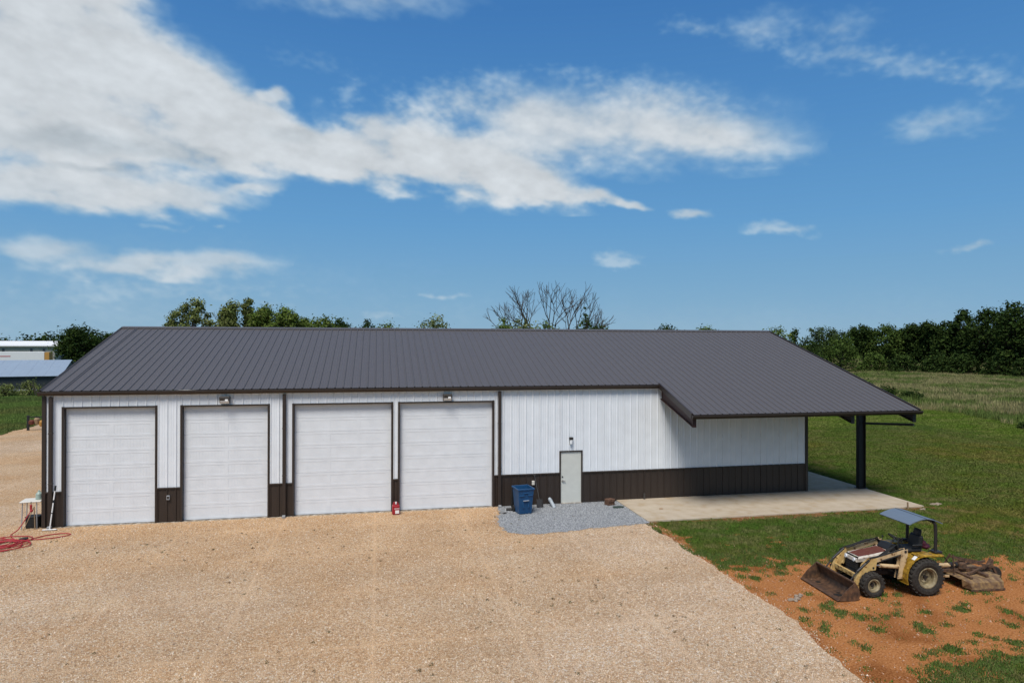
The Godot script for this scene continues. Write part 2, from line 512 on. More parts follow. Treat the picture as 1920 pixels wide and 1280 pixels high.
func sky_texture() -> ImageTexture:
	var W := 4096
	var H := 2048
	var lw := 512
	var lh := 256
	var bytes := PackedByteArray()
	for y in lh:
		var el := 90.0 - (y + 0.5) * 180.0 / lh
		var list := near_clouds(CLOUDS, el, 1.5) if el > -3.0 else []
		var sh := near_clouds(CLOUD_SHADE, el, 1.5) if el > -3.0 else []
		for x in lw:
			var c := sky_color((x + 0.5) * 360.0 / lw - 180.0, el, list, sh)
			bytes.append_array([c.r8, c.g8, c.b8])
	var im := Image.create_from_data(lw, lh, false, Image.FORMAT_RGB8, bytes)
	im.resize(W, H, Image.INTERPOLATE_CUBIC)
	var x0 := int((-34.0 + 180.0) / 360.0 * W)
	var x1 := int((57.0 + 180.0) / 360.0 * W)
	var y0 := int((90.0 - 31.0) / 180.0 * H)
	var y1 := int((90.0 + 2.0) / 180.0 * H)
	var b := PackedByteArray()
	b.resize((x1 - x0) * (y1 - y0) * 3)
	var o := 0
	for y in range(y0, y1):
		var el := 90.0 - (y + 0.5) * 180.0 / H
		var list := near_clouds(CLOUDS, el, 0.8)
		var sh := near_clouds(CLOUD_SHADE, el, 0.8)
		for x in range(x0, x1):
			var c := sky_color((x + 0.5) * 360.0 / W - 180.0, el, list, sh)
			b[o] = c.r8
			b[o + 1] = c.g8
			b[o + 2] = c.b8
			o += 3
	im.blit_rect(Image.create_from_data(x1 - x0, y1 - y0, false, Image.FORMAT_RGB8, b), Rect2i(0, 0, x1 - x0, y1 - y0), Vector2i(x0, y0))
	var turned := Image.create(W, H, false, Image.FORMAT_RGB8)  # north, -z, lies on the seam of a panorama
	turned.blit_rect(im, Rect2i(W / 2, 0, W / 2, H), Vector2i(0, 0))
	turned.blit_rect(im, Rect2i(0, 0, W / 2, H), Vector2i(W / 2, 0))
	return ImageTexture.create_from_image(turned)


func setup() -> void:
	rng.seed = 20240611
	for q in [[n_low, 0.045, 1, 4], [n_mid, 0.28, 2, 4], [n_fine, 1.1, 3, 3], [n_cloud, 0.16, 5, 6], [n_wisp, 0.30, 9, 5]]:
		q[0].noise_type = FastNoiseLite.TYPE_SIMPLEX_SMOOTH
		q[0].frequency = q[1]
		q[0].seed = q[2]
		q[0].fractal_octaves = q[3]
	var cam := Camera3D.new()
	cam.name = "camera"
	add_child(cam)
	cam.fov = 54.53
	cam.near = 0.1
	cam.far = 6000.0
	var yaw := 0.1991
	var pitch := 0.0028
	var roll := 0.002
	var fw := Vector3(sin(yaw) * cos(pitch), sin(pitch), -cos(yaw) * cos(pitch))
	var rt := Vector3(cos(yaw), 0, sin(yaw))
	var up := rt.cross(fw)
	cam.transform = Transform3D(Basis(rt * cos(roll) + up * sin(roll), up * cos(roll) - rt * sin(roll), -fw), Vector3(11.7635, 6.6545, 26.5521))
	cam.current = true
	var env := Environment.new()
	env.background_mode = Environment.BG_SKY
	var sky := Sky.new()
	var pan := PanoramaSkyMaterial.new()
	pan.panorama = sky_texture()
	sky.sky_material = pan
	env.sky = sky
	env.background_energy_multiplier = 0.76
	env.tonemap_mode = Environment.TONE_MAPPER_LINEAR
	env.tonemap_exposure = 1.32
	env.sdfgi_enabled = true
	env.ssao_enabled = true
	env.ssil_enabled = true
	var we := WorldEnvironment.new()
	we.name = "environment"
	we.environment = env
	add_child(we)
	var sun := DirectionalLight3D.new()  # behind thin cloud: a wide, soft sun
	sun.name = "sun"
	sun.light_energy = 0.9
	sun.light_color = Color(1.0, 0.975, 0.94)
	sun.light_angular_distance = 24.0
	sun.shadow_enabled = true
	var el := deg_to_rad(57.0)
	var az := deg_to_rad(-28.0)  # from the viewer's side, to the left
	var towards_sun := Vector3(sin(az) * cos(el), sin(el), cos(az) * cos(el))
	sun.transform = Transform3D(Basis.looking_at(-towards_sun), Vector3(0, 60, 0))
	add_child(sun)


# ------------------------------------------------------------------ ground
func seg_dist(p: Vector2, poly: Array) -> float:  # positive inside
	var best := 1e9
	for i in poly.size():
		best = minf(best, p.distance_to(Geometry2D.get_closest_point_to_segment(p, poly[i], poly[(i + 1) % poly.size()])))
	return best if Geometry2D.is_point_in_polygon(p, PackedVector2Array(poly)) else -best


func gravel_at(x: float, z: float) -> float:
	var k := 0.16 * n_fine.get_noise_2d(x * 1.6, z * 1.6) + 0.20 * n_mid.get_noise_2d(x, z)
	var d := minf(21.55 - 0.5 * smoothstep(11.5, 15.5, z) - x, x + 14.9 + 1.2 * n_mid.get_noise_2d(x * 0.6, z * 0.6))
	if x > 0.3 and z < 0.0:
		d = minf(d, z + 0.02) if x > 0.6 else d
		return d
	return d + k


func soil_at(x: float, z: float) -> float:
	var a := n_mid.get_noise_2d(x, z)
	var f := n_fine.get_noise_2d(x, z)
	var d := z - (7.9 + 0.13 * maxf(0.0, x - 22.0)) + 1.5 * a + 0.7 * f
	d = minf(d, 15.7 - z - 0.10 * (x - 22.0) + 0.8 * a + 0.5 * f + (1.5 if x < 22.4 else 0.0))
	d = minf(d, 35.5 - x + 3.0 * a)
	if d < 0.0 and d > -3.2 and z < 12.0:  # earth showing through the thin turf
		d = maxf(d, (n_fine.get_noise_2d(x * 1.6 + 40.0, z * 2.8) + 0.5 * n_mid.get_noise_2d(x * 2.0, z * 2.0) - 0.26 + 0.10 * d) * 0.8)
	if z < 9.0:
		d = maxf(d, 0.22 - absf(x - 21.75) + 0.3 * a + 0.2 * f)
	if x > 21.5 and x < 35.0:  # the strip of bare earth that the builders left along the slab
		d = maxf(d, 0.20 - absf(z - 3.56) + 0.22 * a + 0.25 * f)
	return d


const GREY_AREA := [Vector2(16.55, -0.3), Vector2(16.5, 0.9), Vector2(16.15, 2.3), Vector2(16.2, 3.7), Vector2(16.9, 4.12), Vector2(18.2, 4.07), Vector2(19.3, 3.74), Vector2(20.4, 3.72), Vector2(21.7, 3.5), Vector2(21.7, -0.3)]
const MEADOW := [Vector2(40, -27), Vector2(52, -27.5), Vector2(60, -31), Vector2(66, -31), Vector2(67, -25.8), Vector2(62.9, -17.6), Vector2(62, 6), Vector2(230, 6), Vector2(230, -230), Vector2(20, -230), Vector2(30, -60)]


func turf_at(x: float, z: float) -> float:  # how thick the grass stands, 0 to 1
	var d := soil_at(x, z)
	if d < 0.0:
		return 1.0
	var a := n_mid.get_noise_2d(x * 4.5 + 90.0, z * 5.5) + 0.45 * n_fine.get_noise_2d(x * 2.4, z * 3.0)
	var near := 0.34 * smoothstep(13.2, 15.4, z) * smoothstep(22.5, 25.5, x) + 0.10 * smoothstep(9.6, 8.2, z)
	var t := smoothstep(0.30, 0.75, a + near - 0.04) + 0.01
	return maxf(t, 0.5 * smoothstep(0.7, 0.0, d + 0.7 * n_fine.get_noise_2d(x * 2.0, z * 2.0)))


func grey_at(x: float, z: float) -> float:
	return seg_dist(Vector2(x, z), GREY_AREA) + 0.14 * n_fine.get_noise_2d(x * 2.0, z * 2.0) + 0.1 * n_mid.get_noise_2d(x, z)


func meadow_at(x: float, z: float) -> float:
	return seg_dist(Vector2(x, z), MEADOW) + 1.6 * n_mid.get_noise_2d(x * 0.5, z * 0.5)


func region(fn: Callable, tint: Callable, area: Rect2, cell: float, y: float) -> Mesher:
	var m := Mesher.new()
	m.colored = true
	m.planar = true
	var nx := int(area.size.x / cell)
	var nz := int(area.size.y / cell)
	var val := PackedFloat32Array()
	var cols := PackedColorArray()
	for j in nz + 1:
		for i in nx + 1:
			val.append(fn.call(area.position.x + i * cell, area.position.y + j * cell))
	cols.resize(val.size())
	for j in nz + 1:
		for i in nx + 1:
			if val[j * (nx + 1) + i] > -2.0 * cell:
				cols[j * (nx + 1) + i] = tint.call(area.position.x + i * cell, area.position.y + j * cell)
	for j in nz:
		for i in nx:
			var ids := [j * (nx + 1) + i, (j + 1) * (nx + 1) + i, (j + 1) * (nx + 1) + i + 1, j * (nx + 1) + i + 1]
			var ps := []
			var cs := []
			for k in 4:
				var a: int = ids[k]
				var b: int = ids[(k + 1) % 4]
				var pa := Vector3(area.position.x + (a % (nx + 1)) * cell, y, area.position.y + (a / (nx + 1)) * cell)
				var pb := Vector3(area.position.x + (b % (nx + 1)) * cell, y, area.position.y + (b / (nx + 1)) * cell)
				if val[a] > 0.0:
					ps.append(pa)
					cs.append(cols[a])
				if (val[a] > 0.0) != (val[b] > 0.0):
					var t := val[a] / (val[a] - val[b])
					ps.append(pa.lerp(pb, t))
					cs.append(cols[a] if val[a] > 0.0 else cols[b])
			for k in range(1, ps.size() - 1):
				for q in [0, k + 1, k]:
					m.col = cs[q]
					m.put(ps[q], Vector3.UP)
	return m


func lawn_tint(x: float, z: float) -> Color:
	var a := n_low.get_noise_2d(x, z)
	var b := n_mid.get_noise_2d(x, z)
	var c := Color(0.95, 1.0, 0.9).lerp(Color(1.18, 1.02, 0.85), smoothstep(0.05, 0.5, a + 0.5 * b))
	c = c.lerp(Color(0.75, 0.95, 0.8), smoothstep(0.0, 0.5, -a + 0.4 * b))
	var rim := -seg_dist(Vector2(x, z), MEADOW) if x > 30.0 else 99.0
	c = c.lerp(Color(1.12, 1.28, 0.9), 0.8 * smoothstep(8.5, 5.5, rim + 2.0 * b) * smoothstep(110.0, 70.0, x))
	if x < -15.0:
		c = c.lerp(Color(0.95, 1.35, 0.9), 0.6 * smoothstep(-0.3, 0.3, sin(z * 0.35 + x * 0.2) + b))
	return c


func gravel_tint(x: float, z: float) -> Color:
	var a := n_low.get_noise_2d(x * 1.6 + 50.0, z * 2.4)
	var b := n_mid.get_noise_2d(x + 20.0, z)
	var c := Color(0.90, 0.875, 0.85).lerp(Color(0.95, 0.965, 1.01), smoothstep(-0.1, 0.5, a))
	c = c.lerp(Color(0.93, 0.86, 0.78), smoothstep(0.0, 0.45, -a + 0.5 * b))
	for q in [[2.2, 0.3], [6.1, 0.12], [10.4, -0.05], [14.5, -0.2]]:  # packed wheel tracks to each door
		for s in [-0.8, 0.8]:
			var mid: float = q[0] + q[1] * z + s + 0.5 * n_low.get_noise_2d(q[0] * 9.0, z * 2.0)
			c = c.lerp(Color(0.90, 0.83, 0.76), 0.55 * smoothstep(0.42, 0.08, absf(x - mid)) * smoothstep(13.0, 2.0, z) * smoothstep(-0.35, 0.25, b))
	var m2 := n_mid.get_noise_2d(x * 0.8 + 60.0, z * 1.1 + 11.0)
	c = c.lerp(Color(0.84, 0.74, 0.63), 0.45 * smoothstep(0.22, 0.5, m2))
	c = c.lerp(Color(1.04, 0.92, 0.78), 0.7 * smoothstep(3.2, 0.4, z + b) * smoothstep(-1.0, 0.5, z))
	c = c.lerp(Color(1.12, 1.14, 1.16), 0.8 * smoothstep(1.0, 0.1, Vector2((x - 4.6) / 1.6, (z - 8.2) / 0.9).length() + b))
	return c


func soil_tint(x: float, z: float) -> Color:
	var b := n_mid.get_noise_2d(x * 1.4, z * 1.4)
	var c := Color(1, 1, 1).lerp(Color(0.66, 0.60, 0.56), smoothstep(0.0, 0.5, b))
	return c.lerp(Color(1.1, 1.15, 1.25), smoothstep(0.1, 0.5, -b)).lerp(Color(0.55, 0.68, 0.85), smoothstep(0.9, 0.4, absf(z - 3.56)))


func grey_tint(_x: float, _z: float) -> Color:
	return Color.WHITE


func meadow_tint(x: float, z: float) -> Color:
	return Color(1, 1, 1).lerp(Color(0.6, 0.85, 0.5), smoothstep(0.0, 0.4, n_low.get_noise_2d(x * 1.5, z * 1.5)))


func ground() -> void:
	var g := Mesher.new()
	g.colored = true
	g.planar = true
	var xs := []
	var zs := []
	for k in [-3000, -1200, -500, -250, -160, -110]:
		xs.append(float(k))
		zs.append(float(k) - 90.0)
	for k in 231:
		xs.append(-80.0 + k)
	for k in 191:
		zs.append(-150.0 + k)
	for k in [190, 250, 500, 1200, 3000]:
		xs.append(float(k))
	for k in [80, 200, 800, 3000]:
		zs.append(float(k))
	var cols := []
	for z in zs:
		for x in xs:
			cols.append(lawn_tint(x, z))
	for j in zs.size() - 1:
		for i in xs.size() - 1:
			for q in [[0, 0], [1, 0], [0, 1], [1, 0], [1, 1], [0, 1]]:
				g.col = cols[(j + q[1]) * xs.size() + i + q[0]]
				g.put(Vector3(xs[i + q[0]], 0, zs[j + q[1]]), Vector3.UP)
	struct("ground", g, M.lawn)
	struct("meadow_ground", region(meadow_at, meadow_tint, Rect2(18, -232, 214, 240), 2.0, 0.008), M.meadow)
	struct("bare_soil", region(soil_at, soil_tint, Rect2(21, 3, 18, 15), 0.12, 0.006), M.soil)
	struct("gravel_yard", region(gravel_at, gravel_tint, Rect2(-16.5, -48, 39.5, 70), 0.25, 0.012), M.gravel)
	struct("grey_gravel_bed", region(grey_at, grey_tint, Rect2(15.5, -0.5, 6.4, 5.2), 0.1, 0.02), M.grey_gravel)
	var slab := Mesher.new()
	var sl := [[21.63, 25.6], [25.606, 29.6], [29.606, 33.62]]
	for s in sl:  # cast in bays, a sawn joint between them
		slab.box(Vector3((s[0] + s[1]) / 2.0, -0.02, 1.69), Vector3(s[1] - s[0], 0.16, 3.36), Basis(), 0.008)
	slab.box(Vector3(32.15, -0.02, -7.7), Vector3(2.94, 0.16, 15.3), Basis(), 0.008)
	struct("concrete_slab", slab, M.concrete)


func stone_mesh() -> ArrayMesh:
	var m := Mesher.new()
	var p := [Vector3(1.0, 0.1, 0.1), Vector3(-0.9, 0, 0.2), Vector3(0.1, 0.7, 0), Vector3(0, -0.6, 0.1), Vector3(0.2, 0.1, 0.8), Vector3(-0.1, 0.15, -0.9)]
	for f in [[0, 2, 4], [4, 2, 1], [1, 2, 5], [5, 2, 0], [0, 4, 3], [4, 1, 3], [1, 5, 3], [5, 0, 3]]:
		m.out_tri(p[f[0]], p[f[1]], p[f[2]], Vector3.ZERO)
	return m.commit(M.stone)


func tuft_mesh(blades: int, h: float, spread: float, w: float, lean: float, sd: int) -> ArrayMesh:
	var m := Mesher.new()
	var r := RandomNumberGenerator.new()
	r.seed = sd
	for i in blades:
		var a := r.randf() * TAU
		var d := Vector3(cos(a), 0, sin(a))
		var p := d * spread * sqrt(r.randf())
		var s := Vector3(-d.z, 0, d.x) * w * (0.6 + 0.8 * r.randf())
		var hh := h * (0.5 + 0.6 * r.randf())
		var tip := p + Vector3(0, hh, 0) + Vector3(r.randf() - 0.5, 0, r.randf() - 0.5) * lean * hh * 2.0
		var mid := p.lerp(tip, 0.55) + Vector3(0, hh * 0.12, 0)
		m.tri(p - s, p + s, mid + s * 0.8)
		m.tri(p - s, mid + s * 0.8, mid - s * 0.8)
		m.tri(mid - s * 0.8, mid + s * 0.8, tip)
	return m.commit(M.grass)


func scatter() -> void:
	var xf := []
	var cols := []
	var tan := [Color(0.66, 0.50, 0.34), Color(0.55, 0.37, 0.22), Color(0.76, 0.64, 0.50), Color(0.60, 0.43, 0.28), Color(0.42, 0.29, 0.19), Color(0.70, 0.56, 0.40)]
	while xf.size() < 130000:
		var z := 16.5 - 17.5 * pow(rng.randf(), 1.25)
		var x := rng.randf_range(-6.0, 22.6)
		var d := gravel_at(x, z)
		if d < -0.5 * rng.randf() * rng.randf() or (z < 4.3 and x > 16.0 and grey_at(x, z) > -0.1) or (z < 0.1 and x > 0.0):
			continue
		var s := rng.randf_range(0.008, 0.020) * (1.0 + 0.9 * pow(rng.randf(), 8.0))
		xf.append(Transform3D(Basis.from_euler(Vector3(rng.randf() * 6.0, rng.randf() * 6.0, rng.randf() * 6.0)).scaled(Vector3(s, s, s)), Vector3(x, 0.012 + s * 0.25, z)))
		var c: Color = tan[rng.randi() % 6]
		var k := rng.randf_range(0.8, 1.1)
		cols.append(Color(c.r * k, c.g * k, c.b * k))
	stuff("loose_gravel", "loose tan gravel stones strewn over the yard", "gravel", stone_mesh(), xf, cols)
	xf = []
	cols = []
	while xf.size() < 9000:
		var x := rng.randf_range(15.9, 21.7)
		var z := rng.randf_range(0.06, 4.4)
		if grey_at(x, z) < -0.12 * rng.randf():
			continue
		var s := rng.randf_range(0.010, 0.022)
		xf.append(Transform3D(Basis.from_euler(Vector3(rng.randf() * 6.0, rng.randf() * 6.0, rng.randf() * 6.0)).scaled(Vector3(s, s, s)), Vector3(x, 0.022 + s * 0.3, z)))
		var k := rng.randf_range(0.22, 0.62)
		cols.append(Color(k * 0.90, k * 0.92, k * 0.93))
	stuff("loose_grey_stones", "loose blue grey crushed stone in front of the walk door", "gravel", stone_mesh(), xf, cols)
	xf = []
	cols = []
	while xf.size() < 2600:
		var x := rng.randf_range(21.3, 36.0)
		var z := rng.randf_range(3.3, 16.0)
		if soil_at(x, z) < 0.0 or rng.randf() > exp(-(x - 21.3) * 0.16):
			continue
		var s := rng.randf_range(0.010, 0.026) * (1.0 + 1.0 * pow(rng.randf(), 10.0))
		xf.append(Transform3D(Basis.from_euler(Vector3(rng.randf() * 6.0, rng.randf() * 6.0, rng.randf() * 6.0)).scaled(Vector3(s, s, s)), Vector3(x, 0.006 + s * 0.25, z)))
		var c: Color = Color(0.36, 0.17, 0.08).lerp(Color(0.54, 0.36, 0.24), pow(rng.randf(), 2.0))
		cols.append(c)
	stuff("soil_stones", "small stones on the red earth around the tractor", "stones", stone_mesh(), xf, cols)
	# mown grass, near
	xf = []
	cols = []
	var tries := 0
	while xf.size() < 150000 and tries < 900000:
		tries += 1
		var z := 16.5 - 36.0 * pow(rng.randf(), 0.9)
		var x := rng.randf_range(21.4, 58.0)
		if x < 33.8 and z < 3.5 or z < -26.0:
			continue
		var so := soil_at(x, z) if x < 39.0 and z > 3.0 else -1.0
		if (so > -1.0 and x < 39.0 and z > 3.0 and rng.randf() > turf_at(x, z)) or (so > -0.1 and x > 23.2 and x < 24.3 and z > 9.8 and z < 11.8) or (x < 22.3 and gravel_at(x, z) > -0.15):
			continue
		if rng.randf() > 0.55 + 0.6 * smoothstep(0.3, -0.4, n_mid.get_noise_2d(x * 1.5 + 7.0, z * 1.5)):
			continue
		var s := rng.randf_range(0.7, 1.4)
		var k := rng.randf_range(0.88, 1.16)
		var t := lawn_tint(x, z)
		var v := n_mid.get_noise_2d(x * 2.4 + 17.0, z * 3.2) + 0.4 * n_fine.get_noise_2d(x, z + 9.0)
		var c := Color(0.108, 0.146, 0.028).lerp(Color(0.215, 0.19, 0.08), clampf(0.5 * pow(rng.randf(), 2.0) + 0.75 * smoothstep(-0.05, 0.45, v) * smoothstep(6.0, 1.0, -so), 0.0, 0.9))
		c = c.lerp(Color(0.075, 0.175, 0.022), 0.35 * smoothstep(0.05, 0.4, -v))
		xf.append(Transform3D(Basis(Vector3.UP, rng.randf() * TAU).scaled(Vector3(s, s * rng.randf_range(0.6, 1.1), s)), Vector3(x, 0.0, z)))
		cols.append(Color(c.r * k * t.r, c.g * k * t.g, c.b * k * t.b))
	tries = 0
	var had := xf.size()
	while xf.size() < had + 8500 and tries < 700000:
		tries += 1
		var z := rng.randf_range(7.0, 16.5)
		var x := rng.randf_range(21.3, 37.0)
		var so := soil_at(x, z)
		if so < 0.0 or gravel_at(x, z) > -0.1 or rng.randf() > turf_at(x, z) - 0.02 or (x > 23.2 and x < 24.3 and z > 9.8 and z < 11.8):
			continue
		var s := rng.randf_range(0.6, 1.25)
		var k := rng.randf_range(0.75, 1.2)
		var c := Color(0.085, 0.155, 0.030).lerp(Color(0.20, 0.17, 0.08), 0.6 * pow(rng.randf(), 2.0))
		xf.append(Transform3D(Basis(Vector3.UP, rng.randf() * TAU).scaled(Vector3(s, s, s)), Vector3(x, 0.004, z)))
		cols.append(Color(c.r * k, c.g * k, c.b * k))
	had = xf.size()
	while xf.size() < had + 45000:
		var x := rng.randf_range(36.0, 72.0)
		var z := rng.randf_range(-33.0, 8.0)
		if meadow_at(x, z) > 0.4:
			continue
		var s := rng.randf_range(1.6, 3.0)
		var k := rng.randf_range(0.75, 1.2)
		var t := lawn_tint(x, z)
		var v := n_mid.get_noise_2d(x * 0.9 + 17.0, z * 1.5)
		var c := Color(0.105, 0.145, 0.028).lerp(Color(0.17, 0.17, 0.06), clampf(0.25 + v + 0.3 * rng.randf(), 0.0, 0.9))
		xf.append(Transform3D(Basis(Vector3.UP, rng.randf() * TAU).scaled(Vector3(s, s * 0.6, s)), Vector3(x, 0.0, z)))
		cols.append(Color(c.r * k * t.r, c.g * k * t.g, c.b * k * t.b))
	stuff("mown_grass", "short mown grass of the lawn right of the building", "grass", tuft_mesh(12, 0.055, 0.13, 0.008, 0.5, 5), xf, cols)
	# weeds on gravel
	xf = []
	cols = []
	for i in 800:
		var x := rng.randf_range(-4.0, 21.5)
		var z := rng.randf_range(1.5, 16.0)
		if n_mid.get_noise_2d(x * 0.7 + 300.0, z * 0.7) < 0.02 and i > 60:
			continue
		var s := rng.randf_range(0.25, 0.8)
		xf.append(Transform3D(Basis(Vector3.UP, rng.randf() * TAU).scaled(Vector3(s, s, s)), Vector3(x, 0.012, z)))
		cols.append(Color(0.09, 0.10, 0.04).lerp(Color(0.17, 0.12, 0.07), rng.randf()))
	stuff("gravel_weeds", "tiny dry weeds sprouting through the tan gravel", "weeds", tuft_mesh(14, 0.045, 0.09, 0.01, 0.6, 9), xf, cols)
	# meadow
	xf = []
	cols = []
	while xf.size() < 120000:
		var d := pow(rng.randf(), 0.75)
		var x := lerpf(44.0, 150.0, d) + rng.randf_range(-6.0, 22.0)
		var z := rng.randf_range(-150.0, 0.0)
		if x < 46.0 and z > -40.0 or meadow_at(x, z) < -0.8 * rng.randf():
			continue
		var a := n_low.get_noise_2d(x * 1.5, z * 1.5) + 0.5 * n_mid.get_noise_2d(x * 0.6, z * 0.6)
		var s := rng.randf_range(0.6, 1.25) * (0.75 if meadow_at(x, z) < 1.5 else 1.0)
		xf.append(Transform3D(Basis(Vector3.UP, rng.randf() * TAU).scaled(Vector3(s, s, s)), Vector3(x, 0.0, z)))
		var c := Color(0.31, 0.262, 0.135).lerp(Color(0.11, 0.155, 0.04), clampf(0.34 + smoothstep(-0.1, 0.35, a) * 0.8 + rng.randf_range(-0.25, 0.25), 0.0, 1.0))
		var k := rng.randf_range(0.8, 1.2)
		cols.append(Color(c.r * k, c.g * k, c.b * k))
	stuff("tall_meadow_grass", "tall tan and green seeding grass of the unmown field", "grass", tuft_mesh(14, 0.75, 0.42, 0.03, 0.35, 13), xf, cols)
	# left lawn
	xf = []
	cols = []
	while xf.size() < 40000:
		var x := rng.randf_range(-42.0, -10.0)
		var z := rng.randf_range(-76.0, -24.0)
		if gravel_at(x, z) > -0.1:
			continue
		var s := rng.randf_range(1.2, 2.4)
		var t := lawn_tint(x, z)
		var k := rng.randf_range(0.8, 1.2)
		xf.append(Transform3D(Basis(Vector3.UP, rng.randf() * TAU).scaled(Vector3(s, s, s)), Vector3(x, 0.0, z)))
		cols.append(Color(0.14 * k * t.r, 0.165 * k * t.g, 0.055 * k * t.b))
	stuff("left_lawn_grass", "short striped grass left of the gravel drive", "grass", tuft_mesh(10, 0.06, 0.16, 0.012, 0.5, 21), xf, cols)


# ------------------------------------------------------------------ building
func roof_y(z: float) -> float:
	return RIDGE_Y - SLOPE * absf(z - RIDGE_Z)


func rib_profile(x0: float, x1: float, h: float) -> Array:  # [x, rise] along a ribbed panel, ribs every foot from x0
	var p := []
	var x := x0
	while x < x1 - 0.06:
		for q in [[-0.034, 0.0], [-0.014, 1.0], [0.014, 1.0], [0.034, 0.0], [0.095, 0.0], [0.105, 0.14], [0.125, 0.14], [0.135, 0.0], [0.17, 0.0], [0.18, 0.14], [0.20, 0.14], [0.21, 0.0]]:
			var xx: float = x + q[0]
			if xx <= x1 - 0.070 and xx >= x0 - 0.034:
				p.append([xx, q[1] * h])
		x += 0.3048
	p.append([x1 - 0.068, 0.0])
	return p


func roof_panel(w: float, z0: float, z1: float, back := false) -> Mesher:
	var m := Mesher.new()
	var p := rib_profile(0.0, w, 0.034)
	var nn := Vector3(0, 1, SLOPE * (-1.0 if back else 1.0)).normalized()
	for i in p.size() - 1:
		var a: float = p[i][0]
		var b: float = p[i + 1][0]
		var ha: Vector3 = nn * float(p[i][1])
		var hb: Vector3 = nn * float(p[i + 1][1])
		m.quad(Vector3(a, roof_y(z0), z0) + ha, Vector3(a, roof_y(z1), z1) + ha, Vector3(b, roof_y(z1), z1) + hb, Vector3(b, roof_y(z0), z0) + hb)
		if absf(p[i][1]) + absf(p[i + 1][1]) > 0.03:  # closed rib end at the eave
			m.quad(Vector3(a, roof_y(z1), z1), Vector3(b, roof_y(z1), z1), Vector3(b, roof_y(z1), z1) + hb, Vector3(a, roof_y(z1), z1) + ha)
	return m


func wall_panel(w: float, h: float, h2 := -1.0) -> Mesher:  # stands on z = 0, ribs towards +z; h2: height at the right end
	var m := Mesher.new()
	var p := rib_profile(0.0, w, 0.03)
	if p[0][0] < 0.0:
		p = p.filter(func(q): return q[0] > -0.02)
		p.push_front([-0.030, 0.0])
	for i in p.size() - 1:
		var a: float = p[i][0]
		var b: float = p[i + 1][0]
		var ha := h if h2 < 0.0 else lerpf(h, h2, clampf(a / w, 0, 1))
		var hb := h if h2 < 0.0 else lerpf(h, h2, clampf(b / w, 0, 1))
		m.quad(Vector3(a, 0, p[i][1]), Vector3(b, 0, p[i + 1][1]), Vector3(b, hb, p[i + 1][1]), Vector3(a, ha, p[i][1]))
	return m


func panels(called: String, parent: Node, mat: Material, x0: float, x1: float, y0: float, y1: float, cache: Dictionary) -> void:
	var x := x0
	while x < x1 - 0.05:
		var nx := minf(x1, (floorf(x / 0.9144 + 0.001) + 1.0) * 0.9144)
		if nx - x < 0.06:
			nx = minf(x1, nx + 0.9144)
		if x1 - nx < 0.1:
			nx = x1
		var key := [snappedf(nx - x, 0.001), y1 - y0]
		if not cache.has(key):
			cache[key] = wall_panel(nx - x + 0.034, y1 - y0).commit(mat)
		inst(called, cache[key], parent, Vector3(x + 0.03, y0, 0))
		x = nx


func garage_door(b: Node3D, x0: float, x1: float, cols: int) -> void:
	var H := 4.27
	var f := Mesher.new()
	f.box(Vector3(x0 - 0.035, H / 2.0 + 0.035, -0.075), Vector3(0.07, H + 0.07, 0.25))
	f.box(Vector3(x1 + 0.035, H / 2.0 + 0.035, -0.075), Vector3(0.07, H + 0.07, 0.25))
	f.box(Vector3((x0 + x1) / 2.0, H + 0.03, -0.078), Vector3(x1 - x0 - 0.002, 0.06, 0.245))
	var d := obj("garage_door", f, M.brown, b)
	var w := x1 - x0 - 0.01
	var h := 0.533
	var m := Mesher.new()
	m.box(Vector3(w / 2.0, h / 2.0, -0.03), Vector3(w, h - 0.006, 0.03))
	var front := 0.0
	var mx := 0.22
	var gap := 0.14
	var pw := (w - 2.0 * mx - gap * (cols - 1)) / cols
	m.box(Vector3(w / 2.0, 0.05, -0.0120), Vector3(w, 0.09, 0.0105), Basis(), 0.003)
	m.box(Vector3(w / 2.0, h - 0.055, -0.0120), Vector3(w, 0.10, 0.0105), Basis(), 0.003)
	for k in cols + 1:
		var a := 0.0 if k == 0 else mx + k * pw + (k - 1) * gap
		var e := mx if k == 0 else (w if k == cols else a + gap)
		m.box(Vector3((a + e) / 2.0, h / 2.0, -0.0122), Vector3(e - a, h - 0.19, 0.010), Basis(), 0.003)
	for k in cols:  # beaded boards inside each long panel
		var a := mx + k * (pw + gap)
		var nb := int(pw / 0.11)
		for i in nb:
			m.box(Vector3(a + (i + 0.5) * pw / nb, h / 2.0 - 0.003, -0.0142), Vector3(pw / nb - 0.006, h - 0.2, 0.005), Basis(), 0.0015)
	var sec := m.commit(M.door_white)
	for i in 8:
		inst("door_section", sec, d, Vector3(x0 + 0.005, 0.022 + i * 0.5315, -0.135))
	var s := Mesher.new()
	s.box(Vector3((x0 + x1) / 2.0, 0.012, -0.15), Vector3(w, 0.022, 0.05))
	obj("bottom_seal", s, M.black_rubber, d)


